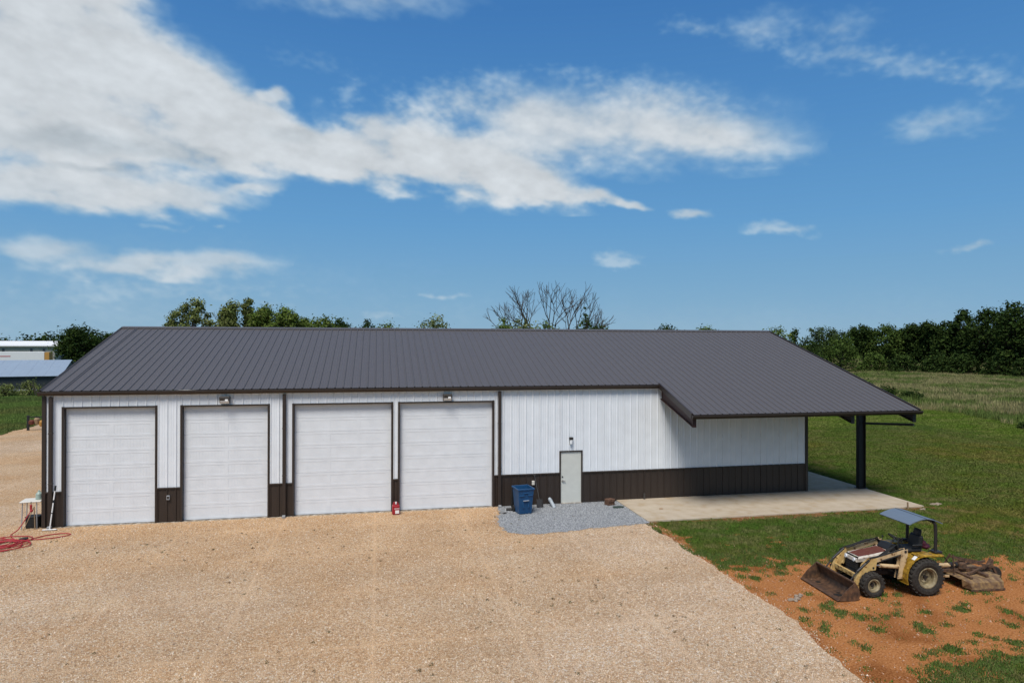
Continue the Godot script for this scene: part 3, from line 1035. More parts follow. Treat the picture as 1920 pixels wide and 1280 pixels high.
func floodlight(b: Node3D, x: float, y: float) -> void:
	var h := Mesher.new()
	h.box(Vector3(x, y + 0.085, 0.14), Vector3(0.37, 0.10, 0.22), Basis(), 0.02)
	h.prism([Vector2(0.03, -0.14), Vector2(0.03, 0.05), Vector2(0.23, 0.05), Vector2(0.20, -0.04), Vector2(0.12, -0.14)], Transform3D(Basis(Vector3(0, 0, 1), Vector3(0, 1, 0), Vector3(-1, 0, 0)), Vector3(x, y, 0)), 0.35)
	var f := obj("floodlight", h, M.bronze, b)
	var g := Mesher.new()
	g.prism([Vector2(0.205, -0.035), Vector2(0.13, -0.135), Vector2(0.136, -0.14), Vector2(0.212, -0.04)], Transform3D(Basis(Vector3(0, 0, 1), Vector3(0, 1, 0), Vector3(-1, 0, 0)), Vector3(x, y, 0)), 0.31)
	obj("glass", g, M.lens, f)
	var l := Mesher.new()
	l.box(Vector3(x + 0.075, y - 0.01, 0.225), Vector3(0.11, 0.085, 0.02), Basis(), 0.008)
	obj("lamp", l, M.lens_white, f)


func building() -> void:
	var b := thing("metal_building", "long white metal building with dark ribbed roof, brown wainscot and four white garage doors", "building")
	# foundation
	var m := Mesher.new()
	m.box(Vector3(WALL_L / 2.0, -0.14, -7.57), Vector3(WALL_L, 0.32, 15.26), Basis(), 0.01)
	obj("foundation", m, M.sill, b)
	# front wall: girts and liner behind the panels
	var doors := [[0.68, 3.70, 2], [4.63, 7.64, 2], [8.60, 12.27, 3], [12.60, 16.32, 3]]
	var md := [19.19, 20.08]
	m = Mesher.new()
	for y in [1.25, 2.6, 4.6]:
		var x := 0.1
		for q in [[0.55, 3.85], [4.45, 7.8], [8.4, 12.4], [12.45, 16.5], [19.05, 20.25], [30.5, 30.5]]:
			if y > 4.4:
				continue
			if y < 2.5 or q[0] < 19.0 or q[0] > 21.0:
				if q[0] - x > 0.05:
					m.box(Vector3((x + q[0]) / 2.0, y, -0.09), Vector3(q[0] - x, 0.15, 0.12))
				x = q[1]
	m.box(Vector3(WALL_L / 2.0, 4.6, -0.09), Vector3(WALL_L - 0.2, 0.15, 0.12))
	var fw := obj("front_wall", m, M.red_iron, b)
	var cache := {}
	var cache2 := {}
	var x := 0.0
	var spans := []
	for d in doors + [[md[0] - 0.05, md[1] + 0.05, 0]]:
		spans.append([x, d[0] - (0.07 if d[2] > 0 else 0.0), true])
		spans.append([d[0] - (0.07 if d[2] > 0 else 0.0), d[1] + (0.07 if d[2] > 0 else 0.0), false])
		x = d[1] + (0.07 if d[2] > 0 else 0.0)
	spans.append([x, WALL_L, true])
	for s in spans:
		if s[2]:
			panels("wall_panel", fw, M.white, s[0], s[1], 1.30, 4.80, cache)
			panels("wainscot_panel", fw, M.brown, s[0], s[1], 0.03, 1.25, cache2)
			var trim := Mesher.new()
			trim.box(Vector3((s[0] + s[1]) / 2.0, 1.272, 0.022), Vector3(s[1] - s[0] + 0.03, 0.062, 0.05), Basis(), 0.008)
			obj("wainscot_trim", trim, M.brown, fw)
		else:
			var top: float = 4.33 if s[0] < 18.0 else 2.20
			panels("wall_panel", fw, M.white, s[0], s[1], top, 4.80, cache)
	for d in doors:
		garage_door(b, d[0], d[1], d[2])
	# walk door
	m = Mesher.new()
	m.box(Vector3(md[0] - 0.025, 1.10, -0.02), Vector3(0.05, 2.20, 0.14))
	m.box(Vector3(md[1] + 0.025, 1.10, -0.02), Vector3(0.05, 2.20, 0.14))
	m.box(Vector3((md[0] + md[1]) / 2.0, 2.175, -0.022), Vector3(md[1] - md[0] - 0.002, 0.05, 0.136))
	var dr := obj("walk_door", m, M.brown, b)
	m = Mesher.new()
	m.box(Vector3((md[0] + md[1]) / 2.0, 1.09, -0.02), Vector3(md[1] - md[0] - 0.008, 2.115, 0.045), Basis(), 0.004)
	obj("door_leaf", m, M.man_door, dr)
	m = Mesher.new()
	m.tube(Vector3(19.27, 0.96, 0.0), Vector3(19.27, 0.96, 0.05), 0.035, 0.035, 12)
	m.beam(Vector3(19.27, 0.96, 0.055), Vector3(19.39, 0.955, 0.055), 0.02, 0.025)
	obj("door_handle", m, M.chrome, dr)
	m = Mesher.new()
	m.tube(Vector3(19.27, 1.12, 0.0), Vector3(19.27, 1.12, 0.025), 0.032, 0.028, 12)
	obj("deadbolt", m, M.bronze, dr)
	m = Mesher.new()
	m.box(Vector3((md[0] + md[1]) / 2.0, 0.02, 0.04), Vector3(md[1] - md[0] + 0.02, 0.03, 0.12))
	obj("threshold", m, M.sill, dr)
	# other walls
	m = Mesher.new()
	var bk := wall_panel(WALL_L, 3.5)
	for k in bk.v.size():
		m.put(Vector3(WALL_L - bk.v[k].x, bk.v[k].y + 1.3, -15.2 - bk.v[k].z), Vector3(-bk.n[k].x, bk.n[k].y, -bk.n[k].z))
	obj("rear_wall", m, M.white, b)
	m = Mesher.new()
	m.box(Vector3(WALL_L / 2.0, 0.66, -15.2), Vector3(WALL_L, 1.28, 0.04))
	obj("rear_wainscot", m, M.brown, b)
	for s in [0, 1]:
		var half := wall_panel(7.58, 3.5, 3.5 + 7.58 * SLOPE - 0.02)
		m = Mesher.new()
		for k in half.v.size():
			var p := half.v[k]
			var q := half.n[k]
			if s == 0:
				m.put(Vector3(-p.z, p.y + 1.3, -15.18 + p.x), Vector3(-q.z, q.y, q.x))
			else:
				m.put(Vector3(WALL_L + p.z, p.y + 1.3, 0.0 - p.x), Vector3(q.z, q.y, -q.x))
		half = wall_panel(7.58, 3.5 + 7.58 * SLOPE - 0.02, 3.5)
		for k in half.v.size():
			var p := half.v[k]
			var q := half.n[k]
			if s == 0:
				m.put(Vector3(-p.z, p.y + 1.3, -7.6 + p.x), Vector3(-q.z, q.y, q.x))
			else:
				m.put(Vector3(WALL_L + p.z, p.y + 1.3, -7.6 - p.x), Vector3(q.z, q.y, -q.x))
		var e := obj("end_wall", m, M.white, b)
		m = Mesher.new()
		m.box(Vector3([-0.005, WALL_L + 0.005][s], 0.66, -7.6), Vector3(0.04, 1.27, 15.1))
		obj("wainscot", m, M.brown, e)
	# corner trims and downspouts
	m = Mesher.new()
	m.box(Vector3(0.04, 2.38, 0.005), Vector3(0.13, 4.70, 0.10), Basis(), 0.008)
	obj("corner_trim", m, M.brown, b)
	m = Mesher.new()
	m.box(Vector3(WALL_L - 0.03, 2.2, 0.005), Vector3(0.13, 4.32, 0.10), Basis(), 0.008)
	obj("corner_trim", m, M.brown, b)
	for dx in [0.285, 8.25, 16.60]:
		m = Mesher.new()
		m.box(Vector3(dx, 2.40, 0.095), Vector3(0.125, 4.62, 0.10), Basis(), 0.015)
		for y in [1.6, 3.4]:
			m.box(Vector3(dx, y, 0.095), Vector3(0.145, 0.04, 0.108), Basis(), 0.006)
		var ds := obj("downspout", m, M.brown, b)
		m = Mesher.new()
		m.beam(Vector3(dx, 0.075, 0.10), Vector3(dx, 0.045, 0.26), 0.11, 0.08)
		obj("outlet_shoe", m, M.grey_plastic, ds)
	# roof
	m = Mesher.new()
	for z in [-1.2, -2.8, -4.4, -6.0, -9.2, -10.8, -12.4, -14.0]:
		m.box(Vector3((ROOF_R - 0.03) / 2.0, roof_y(z) - 0.13, z), Vector3(ROOF_R - 0.2, 0.2, 0.07))
	for z in [0.7, 2.0, 3.0]:
		m.box(Vector3((STEP_X + ROOF_R) / 2.0, roof_y(z) - 0.12, z), Vector3(ROOF_R - STEP_X - 0.1, 0.18, 0.07))
	var roof := obj("roof", m, M.red_iron, b)
	var short := roof_panel(0.9144 + 0.034, RIDGE_Z + 0.005, 0.13).commit(M.roof)
	var long := roof_panel(0.9144 + 0.034, RIDGE_Z + 0.005, LOW_Z - 0.02).commit(M.roof)
	var rear := roof_panel(0.9144 + 0.034, RIDGE_Z - 0.005, -15.35, true)
	var rf := Mesher.new()
	for k in range(0, rear.v.size(), 3):
		for q in [0, 2, 1]:
			rf.put(rear.v[k + q], -rear.n[k + q] if rear.n[k + q].y < 0.0 else rear.n[k + q])
	var rear_mesh := rf.commit(M.roof)
	for i in 37:
		var px := STEP_X + (i - 26) * 0.9144
		if i == 0:
			continue
		inst("roof_panel", long if i >= 26 else short, roof, Vector3(px, 0, 0))
		inst("rear_roof_panel", rear_mesh, roof, Vector3(px, 0, 0))
	var edge := STEP_X - 25 * 0.9144
	inst("roof_panel", roof_panel(edge + 0.034 + 0.02, RIDGE_Z + 0.005, 0.13).commit(M.roof), roof, Vector3(-0.02, 0, 0))
	m = Mesher.new()
	for s in [1.0, -1.0]:
		var p := [Vector3(-0.03, RIDGE_Y + 0.06, RIDGE_Z), Vector3(ROOF_R, RIDGE_Y + 0.06, RIDGE_Z), Vector3(ROOF_R, RIDGE_Y + 0.06 - 0.2 * SLOPE, RIDGE_Z + s * 0.2), Vector3(-0.03, RIDGE_Y + 0.06 - 0.2 * SLOPE, RIDGE_Z + s * 0.2)]
		m.out_quad(p[0], p[1], p[2], p[3], Vector3(15, 0, RIDGE_Z))
		m.out_quad(p[3], p[2], p[2] - Vector3(0, 0.04, 0), p[3] - Vector3(0, 0.04, 0), Vector3(15, 0, RIDGE_Z))
	obj("ridge_cap", m, M.roof, roof)
	# rake trims
	for q in [[-0.04, 0.12], [ROOF_R + 0.02, LOW_Z - 0.03]]:
		m = Mesher.new()
		m.beam(Vector3(q[0], RIDGE_Y - 0.04, RIDGE_Z + 0.01), Vector3(q[0], roof_y(q[1]) - 0.04, q[1]), 0.05, 0.17)
		m.beam(Vector3(q[0], RIDGE_Y - 0.04, RIDGE_Z - 0.01), Vector3(q[0], roof_y(-15.3) - 0.04, -15.3), 0.05, 0.17)
		obj("rake_trim", m, M.brown, roof)
	m = Mesher.new()
	m.beam(Vector3(STEP_X - 0.05, roof_y(0.14) - 0.03, 0.14), Vector3(STEP_X - 0.05, roof_y(LOW_Z - 0.03) - 0.05, LOW_Z - 0.03), 0.06, 0.22)
	obj("step_rake_trim", m, M.brown, roof)
	# gutters: an open ogee box
	for q in [[-0.09, STEP_X - 0.02, 0.13], [STEP_X - 0.06, ROOF_R + 0.06, LOW_Z - 0.02]]:
		m = Mesher.new()
		var y := roof_y(q[2])
		var prof := [Vector2(0.0, -0.01), Vector2(0.0, -0.15), Vector2(0.07, -0.15), Vector2(0.10, -0.10), Vector2(0.125, -0.06), Vector2(0.125, 0.0), Vector2(0.105, 0.0), Vector2(0.105, -0.05), Vector2(0.065, -0.13), Vector2(0.015, -0.13), Vector2(0.015, -0.01)]
		m.prism(prof, Transform3D(Basis(Vector3(0, 0, 1), Vector3(0, 1, 0), Vector3(-1, 0, 0)), Vector3((q[0] + q[1]) / 2.0, y - 0.012, q[2] - 0.01)), q[1] - q[0])
		for e in [q[0] - 0.004, q[1] + 0.004]:
			m.prism(prof.slice(0, 6), Transform3D(Basis(Vector3(0, 0, 1), Vector3(0, 1, 0), Vector3(-1, 0, 0)), Vector3(e, y - 0.012, q[2] - 0.01)), 0.008)
		obj("gutter", m, M.brown, roof)
	# porch frames
	for q in [[STEP_X + 0.12, M.red_iron], [WALL_L - 0.08, M.black_steel], [33.46, M.black_steel]]:
		m = Mesher.new()
		var z0 := 0.05 if q[0] < 33.0 else -15.0
		var xf := Transform3D(Basis(Vector3(0, 0, 1), Vector3(0, 1, 0), Vector3(-1, 0, 0)), Vector3(q[0], 0, 0))
		if q[0] > 33.0:
			m.prism([Vector2(0.0, roof_y(0) - 0.24), Vector2(0.0, roof_y(0) - 0.66), Vector2(-7.6, RIDGE_Y - 0.66), Vector2(-15.0, roof_y(-15) - 0.66), Vector2(-15.0, roof_y(-15) - 0.24), Vector2(-7.6, RIDGE_Y - 0.24)], xf, 0.13)
		m.prism([Vector2(0.05, roof_y(0.05) - 0.12), Vector2(3.04, roof_y(3.04) - 0.12), Vector2(3.04, roof_y(3.04) - 0.54), Vector2(0.05, roof_y(0.05) - 0.64)], xf, 0.012)
		for o in [[0.12, 0.12], [0.64, 0.54]]:
			m.beam(Vector3(q[0], roof_y(0.05) - o[0], 0.05), Vector3(q[0], roof_y(3.04) - o[1], 3.04), 0.15, 0.016)
		m.box(Vector3(q[0], roof_y(3.05) - 0.335, 3.05), Vector3(0.15, 0.43, 0.016))
		obj("porch_beam", m, q[1], b)
	for z in [-0.02, -5.0, -10.0, -15.0]:
		m = Mesher.new()
		var h := roof_y(z) - 0.3
		m.box(Vector3(33.29, h / 2.0 + 0.06, z), Vector3(0.016, h, 0.22))
		m.box(Vector3(33.61, h / 2.0 + 0.06, z), Vector3(0.016, h, 0.22))
		m.box(Vector3(33.45, h / 2.0 + 0.06, z), Vector3(0.304, h, 0.012))
		m.box(Vector3(33.45, 0.07, z), Vector3(0.46, 0.02, 0.34))
		obj("porch_post", m, M.black_steel, b)
	m = Mesher.new()
	m.beam(Vector3(33.46, 3.04, 0.1), Vector3(33.46, 3.33, 3.02), 0.06, 0.10)
	obj("porch_brace", m, M.black_steel, b)
	floodlight(b, 6.13, 4.52)
	floodlight(b, 14.47, 4.50)
	# jelly-jar light over the walk door
	m = Mesher.new()
	m.box(Vector3(19.62, 2.71, 0.09), Vector3(0.16, 0.11, 0.15), Basis(), 0.02)
	m.box(Vector3(19.62, 2.60, 0.035), Vector3(0.10, 0.2, 0.02))
	var jl := obj("door_light", m, M.black_steel, b)
	m = Mesher.new()
	m.lathe([Vector2(0.0, -0.2), Vector2(0.045, -0.19), Vector2(0.062, -0.16), Vector2(0.066, 0.0), Vector2(0, 0)], Transform3D(Basis(), Vector3(19.62, 2.655, 0.10)), 14)
	obj("glass_jar", m, M.lens, jl)
	m = Mesher.new()
	m.box(Vector3(4.16, 0.93, 0.055), Vector3(0.11, 0.16, 0.07), Basis(), 0.012)
	var ob := obj("outlet_box", m, M.grey_plastic, b)
	m = Mesher.new()
	m.box(Vector3(4.16, 0.945, 0.096), Vector3(0.07, 0.09, 0.015), Basis(), 0.005)
	obj("outlet_cover", m, M.black_steel, ob)
	m = Mesher.new()
	m.box(Vector3(18.01, 0.93, 0.06), Vector3(0.11, 0.17, 0.08), Basis(), 0.012)
	obj("outlet_box", m, M.pale_plastic, b)


# ------------------------------------------------------------------ tractor
func wheel(t: Node3D, at: Vector3, r: float, w: float, rr: float, lugs: int, lug_h: float, side: float) -> void:
	# axis along z; side = +1: outer face towards +z
	var xf := Transform3D(Basis(Vector3(1, 0, 0), Vector3(0, 0, 1), Vector3(0, -1, 0)), Vector3.ZERO)
	var h := w / 2.0
	var m := Mesher.new()
	m.lathe([Vector2(rr, -h * 0.8), Vector2(rr + (r - rr) * 0.35, -h), Vector2(rr + (r - rr) * 0.7, -h * 0.98), Vector2(r - 0.035, -h * 0.82), Vector2(r - 0.012, -h * 0.6), Vector2(r - 0.006, 0), Vector2(r - 0.012, h * 0.6), Vector2(r - 0.035, h * 0.82), Vector2(rr + (r - rr) * 0.7, h * 0.98), Vector2(rr + (r - rr) * 0.35, h), Vector2(rr, h * 0.8), Vector2(rr, -h * 0.8)], xf, 40)
	for i in lugs:
		for s in [-1.0, 1.0]:
			var a := TAU * (i + (0.25 if s > 0 else 0.0)) / lugs
			var rad := Vector3(cos(a), sin(a), 0)
			var tan := Vector3(-sin(a), cos(a), 0)
			var lat: Vector3 = (Vector3(0, 0, 1) + tan * 0.45 * s).normalized()
			var fwd: Vector3 = rad.cross(lat).normalized()
			m.box(rad * (r - 0.014 + lug_h / 2.0 - 0.01) + Vector3(0, 0, s * h * 0.44) + tan * (s * 0.2 * h * 0.44), Vector3(TAU * r / lugs * 0.42, lug_h + 0.02, h * 0.86), Basis(fwd, rad, lat * 1.0), 0.006)
	var ty := Mesher.new()
	ty.v = m.v
	ty.n = m.n
	var wh := obj("wheel", Mesher_rim(rr, h, side), M.rim_cream, t)
	wh.position = at
	obj("tyre", ty, M.tyre, wh)
	m = Mesher.new()
	m.tube(Vector3(0, 0, side * h * 0.05), Vector3(0, 0, side * h * 0.42), 0.055, 0.045, 12)
	for i in 5:
		var a := TAU * i / 5.0
		m.tube(Vector3(cos(a) * 0.09, sin(a) * 0.09, side * h * 0.05), Vector3(cos(a) * 0.09, sin(a) * 0.09, side * h * 0.24), 0.014, 0.014, 6)
	obj("hub", m, M.black_steel, wh)


func Mesher_rim(rr: float, h: float, side: float) -> Mesher:
	var m := Mesher.new()
	var xf := Transform3D(Basis(Vector3(1, 0, 0), Vector3(0, 0, side), Vector3(0, -side, 0)), Vector3.ZERO)
	m.lathe([Vector2(rr + 0.012, h * 0.86), Vector2(rr - 0.012, h * 0.88), Vector2(rr - 0.03, h * 0.70), Vector2(rr - 0.055, h * 0.62), Vector2(rr - 0.06, h * 0.1), Vector2(rr * 0.62, h * 0.12), Vector2(rr * 0.55, h * 0.20), Vector2(0.0, h * 0.16)], xf, 32)
	m.lathe([Vector2(rr + 0.005, -h * 0.84), Vector2(rr + 0.005, h * 0.86)], xf, 32)
	return m


func loader_arm(t: Node3D, s: float) -> void:
	var z := s * 0.50
	var m := Mesher.new()
	m.beam(Vector3(-0.46, 1.13, z), Vector3(-1.42, 0.90, z), 0.09, 0.13, Vector3.UP, 0.01)
	var arm := obj("loader_arm", m, M.cream, t)
	m = Mesher.new()
	for o in [-0.052, 0.052]:
		m.prism([Vector2(-1.28, 0.985), Vector2(-1.46, 0.975), Vector2(-1.66, 0.83), Vector2(-1.80, 0.52), Vector2(-1.98, 0.20), Vector2(-1.94, 0.13), Vector2(-1.86, 0.12), Vector2(-1.66, 0.50), Vector2(-1.52, 0.66), Vector2(-1.33, 0.68)], Transform3D(Basis(), Vector3(0, 0, z + o)), 0.014)
	m.beam(Vector3(-1.45, 0.86, z), Vector3(-1.72, 0.66, z), 0.09, 0.12)
	m.beam(Vector3(-1.72, 0.66, z), Vector3(-1.93, 0.18, z), 0.09, 0.11)
	var g := obj("elbow_plate", m, M.gusset, arm)
	m = Mesher.new()
	m.tube(Vector3(-1.91, 0.24, z - 0.07), Vector3(-1.91, 0.24, z + 0.07), 0.03, 0.03, 10)
	m.tube(Vector3(-1.40, 0.74, z - 0.07), Vector3(-1.40, 0.74, z + 0.07), 0.028, 0.028, 10)
	m.tube(Vector3(-0.47, 1.13, z - 0.08), Vector3(-0.47, 1.13, z + 0.08), 0.035, 0.035, 10)
	obj("pivot_pin", m, M.black_steel, arm)
	m = Mesher.new()
	for o in [-0.06, 0.06]:
		m.prism([Vector2(-0.56, 1.17), Vector2(-0.40, 1.19), Vector2(-0.40, 1.06), Vector2(-0.56, 0.42), Vector2(-0.70, 0.42)], Transform3D(Basis(), Vector3(0, 0, z + o)), 0.016)
	m.beam(Vector3(-0.61, 0.45, z), Vector3(-0.48, 1.08, z), 0.10, 0.05, Vector3(1, 0, 0))
	obj("loader_upright", m, M.cream, t)
	m = Mesher.new()
	m.tube(Vector3(-0.62, 0.72, z), Vector3(-1.18, 0.775, z), 0.055, 0.055, 12)
	var c := obj("lift_cylinder", m, M.cream, t)
	m = Mesher.new()
	m.tube(Vector3(-1.18, 0.775, z), Vector3(-1.42, 0.80, z), 0.022, 0.022, 10)
	obj("piston_rod", m, M.chrome, c)
	m = Mesher.new()
	m.tube(Vector3(-1.50, 0.93, z + s * 0.03), Vector3(-1.84, 0.66, z + s * 0.03), 0.035, 0.035, 10)
	m.tube(Vector3(-1.84, 0.66, z + s * 0.03), Vector3(-2.03, 0.44, z + s * 0.03), 0.018, 0.018, 8)
	obj("bucket_cylinder", m, M.black_steel, t)


func tractor() -> void:
	var t := thing("tractor", "small yellow tractor with front loader bucket, rusty hood and blue grey sunshade", "tractor", Vector3(26.04, 0, 10.80), deg_to_rad(-3.5))
	for s in [-1.0, 1.0]:
		wheel(t, Vector3(0, 0.485, s * 0.64), 0.49, 0.38, 0.265, 26, 0.022, s)
		wheel(t, Vector3(-1.49, 0.325, s * 0.60), 0.33, 0.27, 0.165, 18, 0.018, s)
	# chassis
	var m := Mesher.new()
	m.box(Vector3(-0.15, 0.52, 0), Vector3(0.9, 0.36, 0.34), Basis(), 0.04)
	m.box(Vector3(-1.15, 0.46, 0), Vector3(1.15, 0.14, 0.30), Basis(), 0.02)
	m.tube(Vector3(0, 0.485, -0.5), Vector3(0, 0.485, 0.5), 0.09, 0.09, 12)
	m.box(Vector3(-1.49, 0.36, 0), Vector3(0.10, 0.10, 1.0), Basis(), 0.02)
	m.box(Vector3(-1.05, 0.68, 0), Vector3(0.72, 0.34, 0.32), Basis(), 0.03)
	m.box(Vector3(-0.62, 0.47, 0), Vector3(0.10, 0.12, 1.02), Basis(), 0.01)
	for k in 9:  # fins, pump and filter of the engine
		m.box(Vector3(-1.32 + k * 0.07, 0.70, 0), Vector3(0.025, 0.26, 0.37))
	m.tube(Vector3(-0.95, 0.55, 0.21), Vector3(-0.95, 0.72, 0.21), 0.05, 0.05, 10)
	obj("chassis", m, M.black_steel, t)
	# front: bumper frame and radiator grille
	m = Mesher.new()
	m.box(Vector3(-1.62, 0.70, 0), Vector3(0.06, 0.40, 0.46), Basis(), 0.01)
	for k in 6:
		m.beam(Vector3(-1.655, 0.54 + k * 0.065, -0.22), Vector3(-1.655, 0.54 + k * 0.065, 0.22), 0.012, 0.014)
	obj("grille", m, M.black, t)
	m = Mesher.new()
	m.beam(Vector3(-1.80, 0.50, -0.55), Vector3(-1.80, 0.50, 0.55), 0.06, 0.12, Vector3.UP, 0.008)
	m.beam(Vector3(-1.70, 0.60, -0.3), Vector3(-1.55, 0.90, -0.3), 0.05, 0.05)
	obj("loader_crossbar", m, M.gusset, t)
	# hood
	m = Mesher.new()
	var lo := [Vector3(-1.66, 0.80, 0), Vector3(-0.70, 0.84, 0)]
	var prof := [Vector2(0.255, 0.0), Vector2(0.27, 0.10), Vector2(0.245, 0.145)]
	for s in [-1.0, 1.0]:
		for k in 2:
			var p0 := Vector3(-1.64 - 0.03 * (1 - k), 0.80 + prof[k].y * 0.9, s * prof[k].x)
			var p1 := Vector3(-0.70, 0.86 + prof[k].y * 1.45, s * prof[k].x)
			var p2 := Vector3(-0.70, 0.86 + prof[k + 1].y * 1.45, s * prof[k + 1].x)
			var p3 := Vector3(-1.64 + 0.04 * k, 0.80 + prof[k + 1].y * 0.9, s * prof[k + 1].x)
			m.out_quad(p0, p1, p2, p3, Vector3(-1.2, 0.85, 0))
	m.box(Vector3(-1.655, 0.85, 0), Vector3(0.03, 0.11, 0.52), Basis(), 0.01)
	m.quad(Vector3(-1.60, 0.9305, -0.245), Vector3(-1.60, 0.9305, 0.245), Vector3(-0.70, 1.0702, 0.245), Vector3(-0.70, 1.0702, -0.245))
	var hood := obj("hood", m, M.hood_white, t)
	m = Mesher.new()
	var rp := [Vector2(-1.58, -0.20), Vector2(-1.57, 0.21), Vector2(-1.20, 0.235), Vector2(-0.92, 0.225), Vector2(-0.75, 0.215), Vector2(-0.72, -0.1), Vector2(-0.74, -0.225), Vector2(-1.2, -0.23)]
	var tilt := atan2(1.0702 - 0.9305, 0.9)
	m.prism(rp.map(func(q): return Vector2((q.x + 1.60) / cos(tilt), -q.y)), Transform3D(Basis(Vector3(cos(tilt), sin(tilt), 0), Vector3(0, 0, -1), Vector3(-sin(tilt), cos(tilt), 0)), Vector3(-1.60, 0.932, 0)), 0.006)
	var ht := obj("hood_top", m, M.rust, hood)
	ht.set_meta("label", "rusted red brown hood top with bare patches")
	m = Mesher.new()
	m.beam(Vector3(-1.0, 0.93, 0.271), Vector3(-0.80, 0.95, 0.272), 0.006, 0.075)
	obj("decal", m, M.black, hood)
	m = Mesher.new()
	for k in 3:
		m.beam(Vector3(-0.97 + k * 0.06, 0.936 + k * 0.006, 0.276), Vector3(-0.94 + k * 0.06, 0.939 + k * 0.006, 0.276), 0.004, 0.03)
	obj("decal_mark", m, M.label_white, hood)
	# dash, wheel, levers
	m = Mesher.new()
	m.prism([Vector2(-0.72, 0.70), Vector2(-0.72, 1.10), Vector2(-0.60, 1.22), Vector2(-0.46, 1.20), Vector2(-0.44, 0.70)], Transform3D(), 0.42)
	obj("dashboard", m, M.black, t)
	m = Mesher.new()
	var ring := []
	var sb := Basis(Vector3(0, 0, 1), deg_to_rad(-35))
	for k in 25:
		ring.append(Vector3(-0.33, 1.33, 0) + sb * Vector3(cos(TAU * k / 24.0) * 0.18, 0, sin(TAU * k / 24.0) * 0.18))
	m.path(ring, 0.016, 6)
	for k in 3:
		m.tube(Vector3(-0.33, 1.33, 0), ring[k * 8], 0.01, 0.01, 5)
	m.tube(Vector3(-0.50, 1.16, 0), Vector3(-0.33, 1.33, 0), 0.025, 0.02, 8)
	obj("steering_wheel", m, M.black, t)
	m = Mesher.new()
	for q in [[-0.40, 0.24, 1.36], [-0.35, 0.29, 1.38], [-0.55, -0.22, 1.30], [-0.48, 0.30, 1.32]]:
		m.tube(Vector3(q[0] - 0.05, 1.0, q[1]), Vector3(q[0], q[2], q[1]), 0.01, 0.01, 6)
		m.tube(Vector3(q[0], q[2], q[1]), Vector3(q[0] + 0.01, q[2] + 0.05, q[1]), 0.022, 0.018, 8)
	obj("lever", m, M.black, t)
	# floor and fenders
	m = Mesher.new()
	m.box(Vector3(-0.36, 0.47, 0.36), Vector3(0.50, 0.03, 0.34), Basis(), 0.008)
	m.box(Vector3(-0.36, 0.47, -0.36), Vector3(0.50, 0.03, 0.34), Basis(), 0.008)
	m.box(Vector3(0.02, 0.82, 0), Vector3(0.62, 0.28, 0.62), Basis(), 0.05)
	obj("platform", m, M.yellow, t)
	for s in [-1.0, 1.0]:
		m = Mesher.new()
		var arc := []
		for k in 11:
			var a := deg_to_rad(lerpf(197.0, 58.0, k / 10.0))
			arc.append(Vector2(cos(a) * 0.555, 0.485 + sin(a) * 0.555))
		arc.insert(0, Vector2(-0.62, 0.36))
		for k in arc.size() - 1:
			var p: Vector2 = arc[k]
			var q: Vector2 = arc[k + 1]
			m.beam(Vector3(p.x, p.y, s * 0.60), Vector3(q.x, q.y, s * 0.60), 0.30, 0.02, Vector3(-q.y + p.y, q.x - p.x, 0).normalized())
		var side := arc.duplicate()
		side.append(Vector2(0.30, 0.50))
		side.append(Vector2(-0.40, 0.46))
		m.prism(side, Transform3D(Basis(), Vector3(0, 0, s * 0.435)), 0.018)
		m.box(Vector3(0.17, 1.03, s * 0.58), Vector3(0.78, 0.06, 0.28), Basis(Vector3(0, 0, 1), -0.03), 0.02)
		var fe := obj("fender", m, M.yellow, t)
		m = Mesher.new()
		m.box(Vector3(-0.28, 0.985, s * 0.66), Vector3(0.13, 0.02, 0.10), Basis(Vector3(0, 0, 1), 0.72), 0.006)
		obj("reflector", m, M.label_white, fe)
	# seat
	m = Mesher.new()
	m.box(Vector3(0.08, 1.03, 0), Vector3(0.46, 0.13, 0.48), Basis(), 0.05)
	m.box(Vector3(0.29, 1.22, 0), Vector3(0.13, 0.40, 0.46), Basis(Vector3(0, 0, 1), -0.16), 0.05)
	m.box(Vector3(0.345, 1.47, 0), Vector3(0.10, 0.20, 0.28), Basis(Vector3(0, 0, 1), -0.16), 0.045)
	for s in [-1.0, 1.0]:
		m.box(Vector3(0.12, 1.19, s * 0.27), Vector3(0.30, 0.05, 0.06), Basis(), 0.02)
	obj("seat", m, M.black, t)
	# roll bar and sunshade
	m = Mesher.new()
	for s in [-1.0, 1.0]:
		m.box(Vector3(0.46, 1.09, s * 0.53), Vector3(0.22, 0.05, 0.22), Basis(), 0.01)
		m.path([Vector3(0.45, 1.05, s * 0.52), Vector3(0.46, 1.5, s * 0.52), Vector3(0.45, 1.80, s * 0.52), Vector3(0.40, 1.885, s * 0.50)], 0.042, 10)
	m.beam(Vector3(0.40, 1.885, -0.5), Vector3(0.40, 1.885, 0.5), 0.06, 0.05)
	m.beam(Vector3(-0.20, 1.905, -0.35), Vector3(0.55, 1.895, -0.35), 0.03, 0.03)
	m.beam(Vector3(-0.20, 1.905, 0.35), Vector3(0.55, 1.895, 0.35), 0.03, 0.03)
	obj("roll_bar", m, M.black_steel, t)
	m = Mesher.new()
	var rows := []
	for k in 13:
		var u := k / 12.0
		rows.append(Vector2(lerpf(-0.36, 0.62, u), 1.84 + 0.14 * (1.0 - pow(absf(u - 0.5) * 2.0, 1.7))))
	for k in 12:
		var p: Vector2 = rows[k]
		var q: Vector2 = rows[k + 1]
		for o in [[-0.58, 0.58]]:
			m.beam(Vector3((p.x + q.x) / 2.0, (p.y + q.y) / 2.0, o[0]), Vector3((p.x + q.x) / 2.0, (p.y + q.y) / 2.0, o[1]), p.distance_to(q) + 0.004, 0.022, Vector3(-(q.y - p.y), q.x - p.x, 0).normalized())
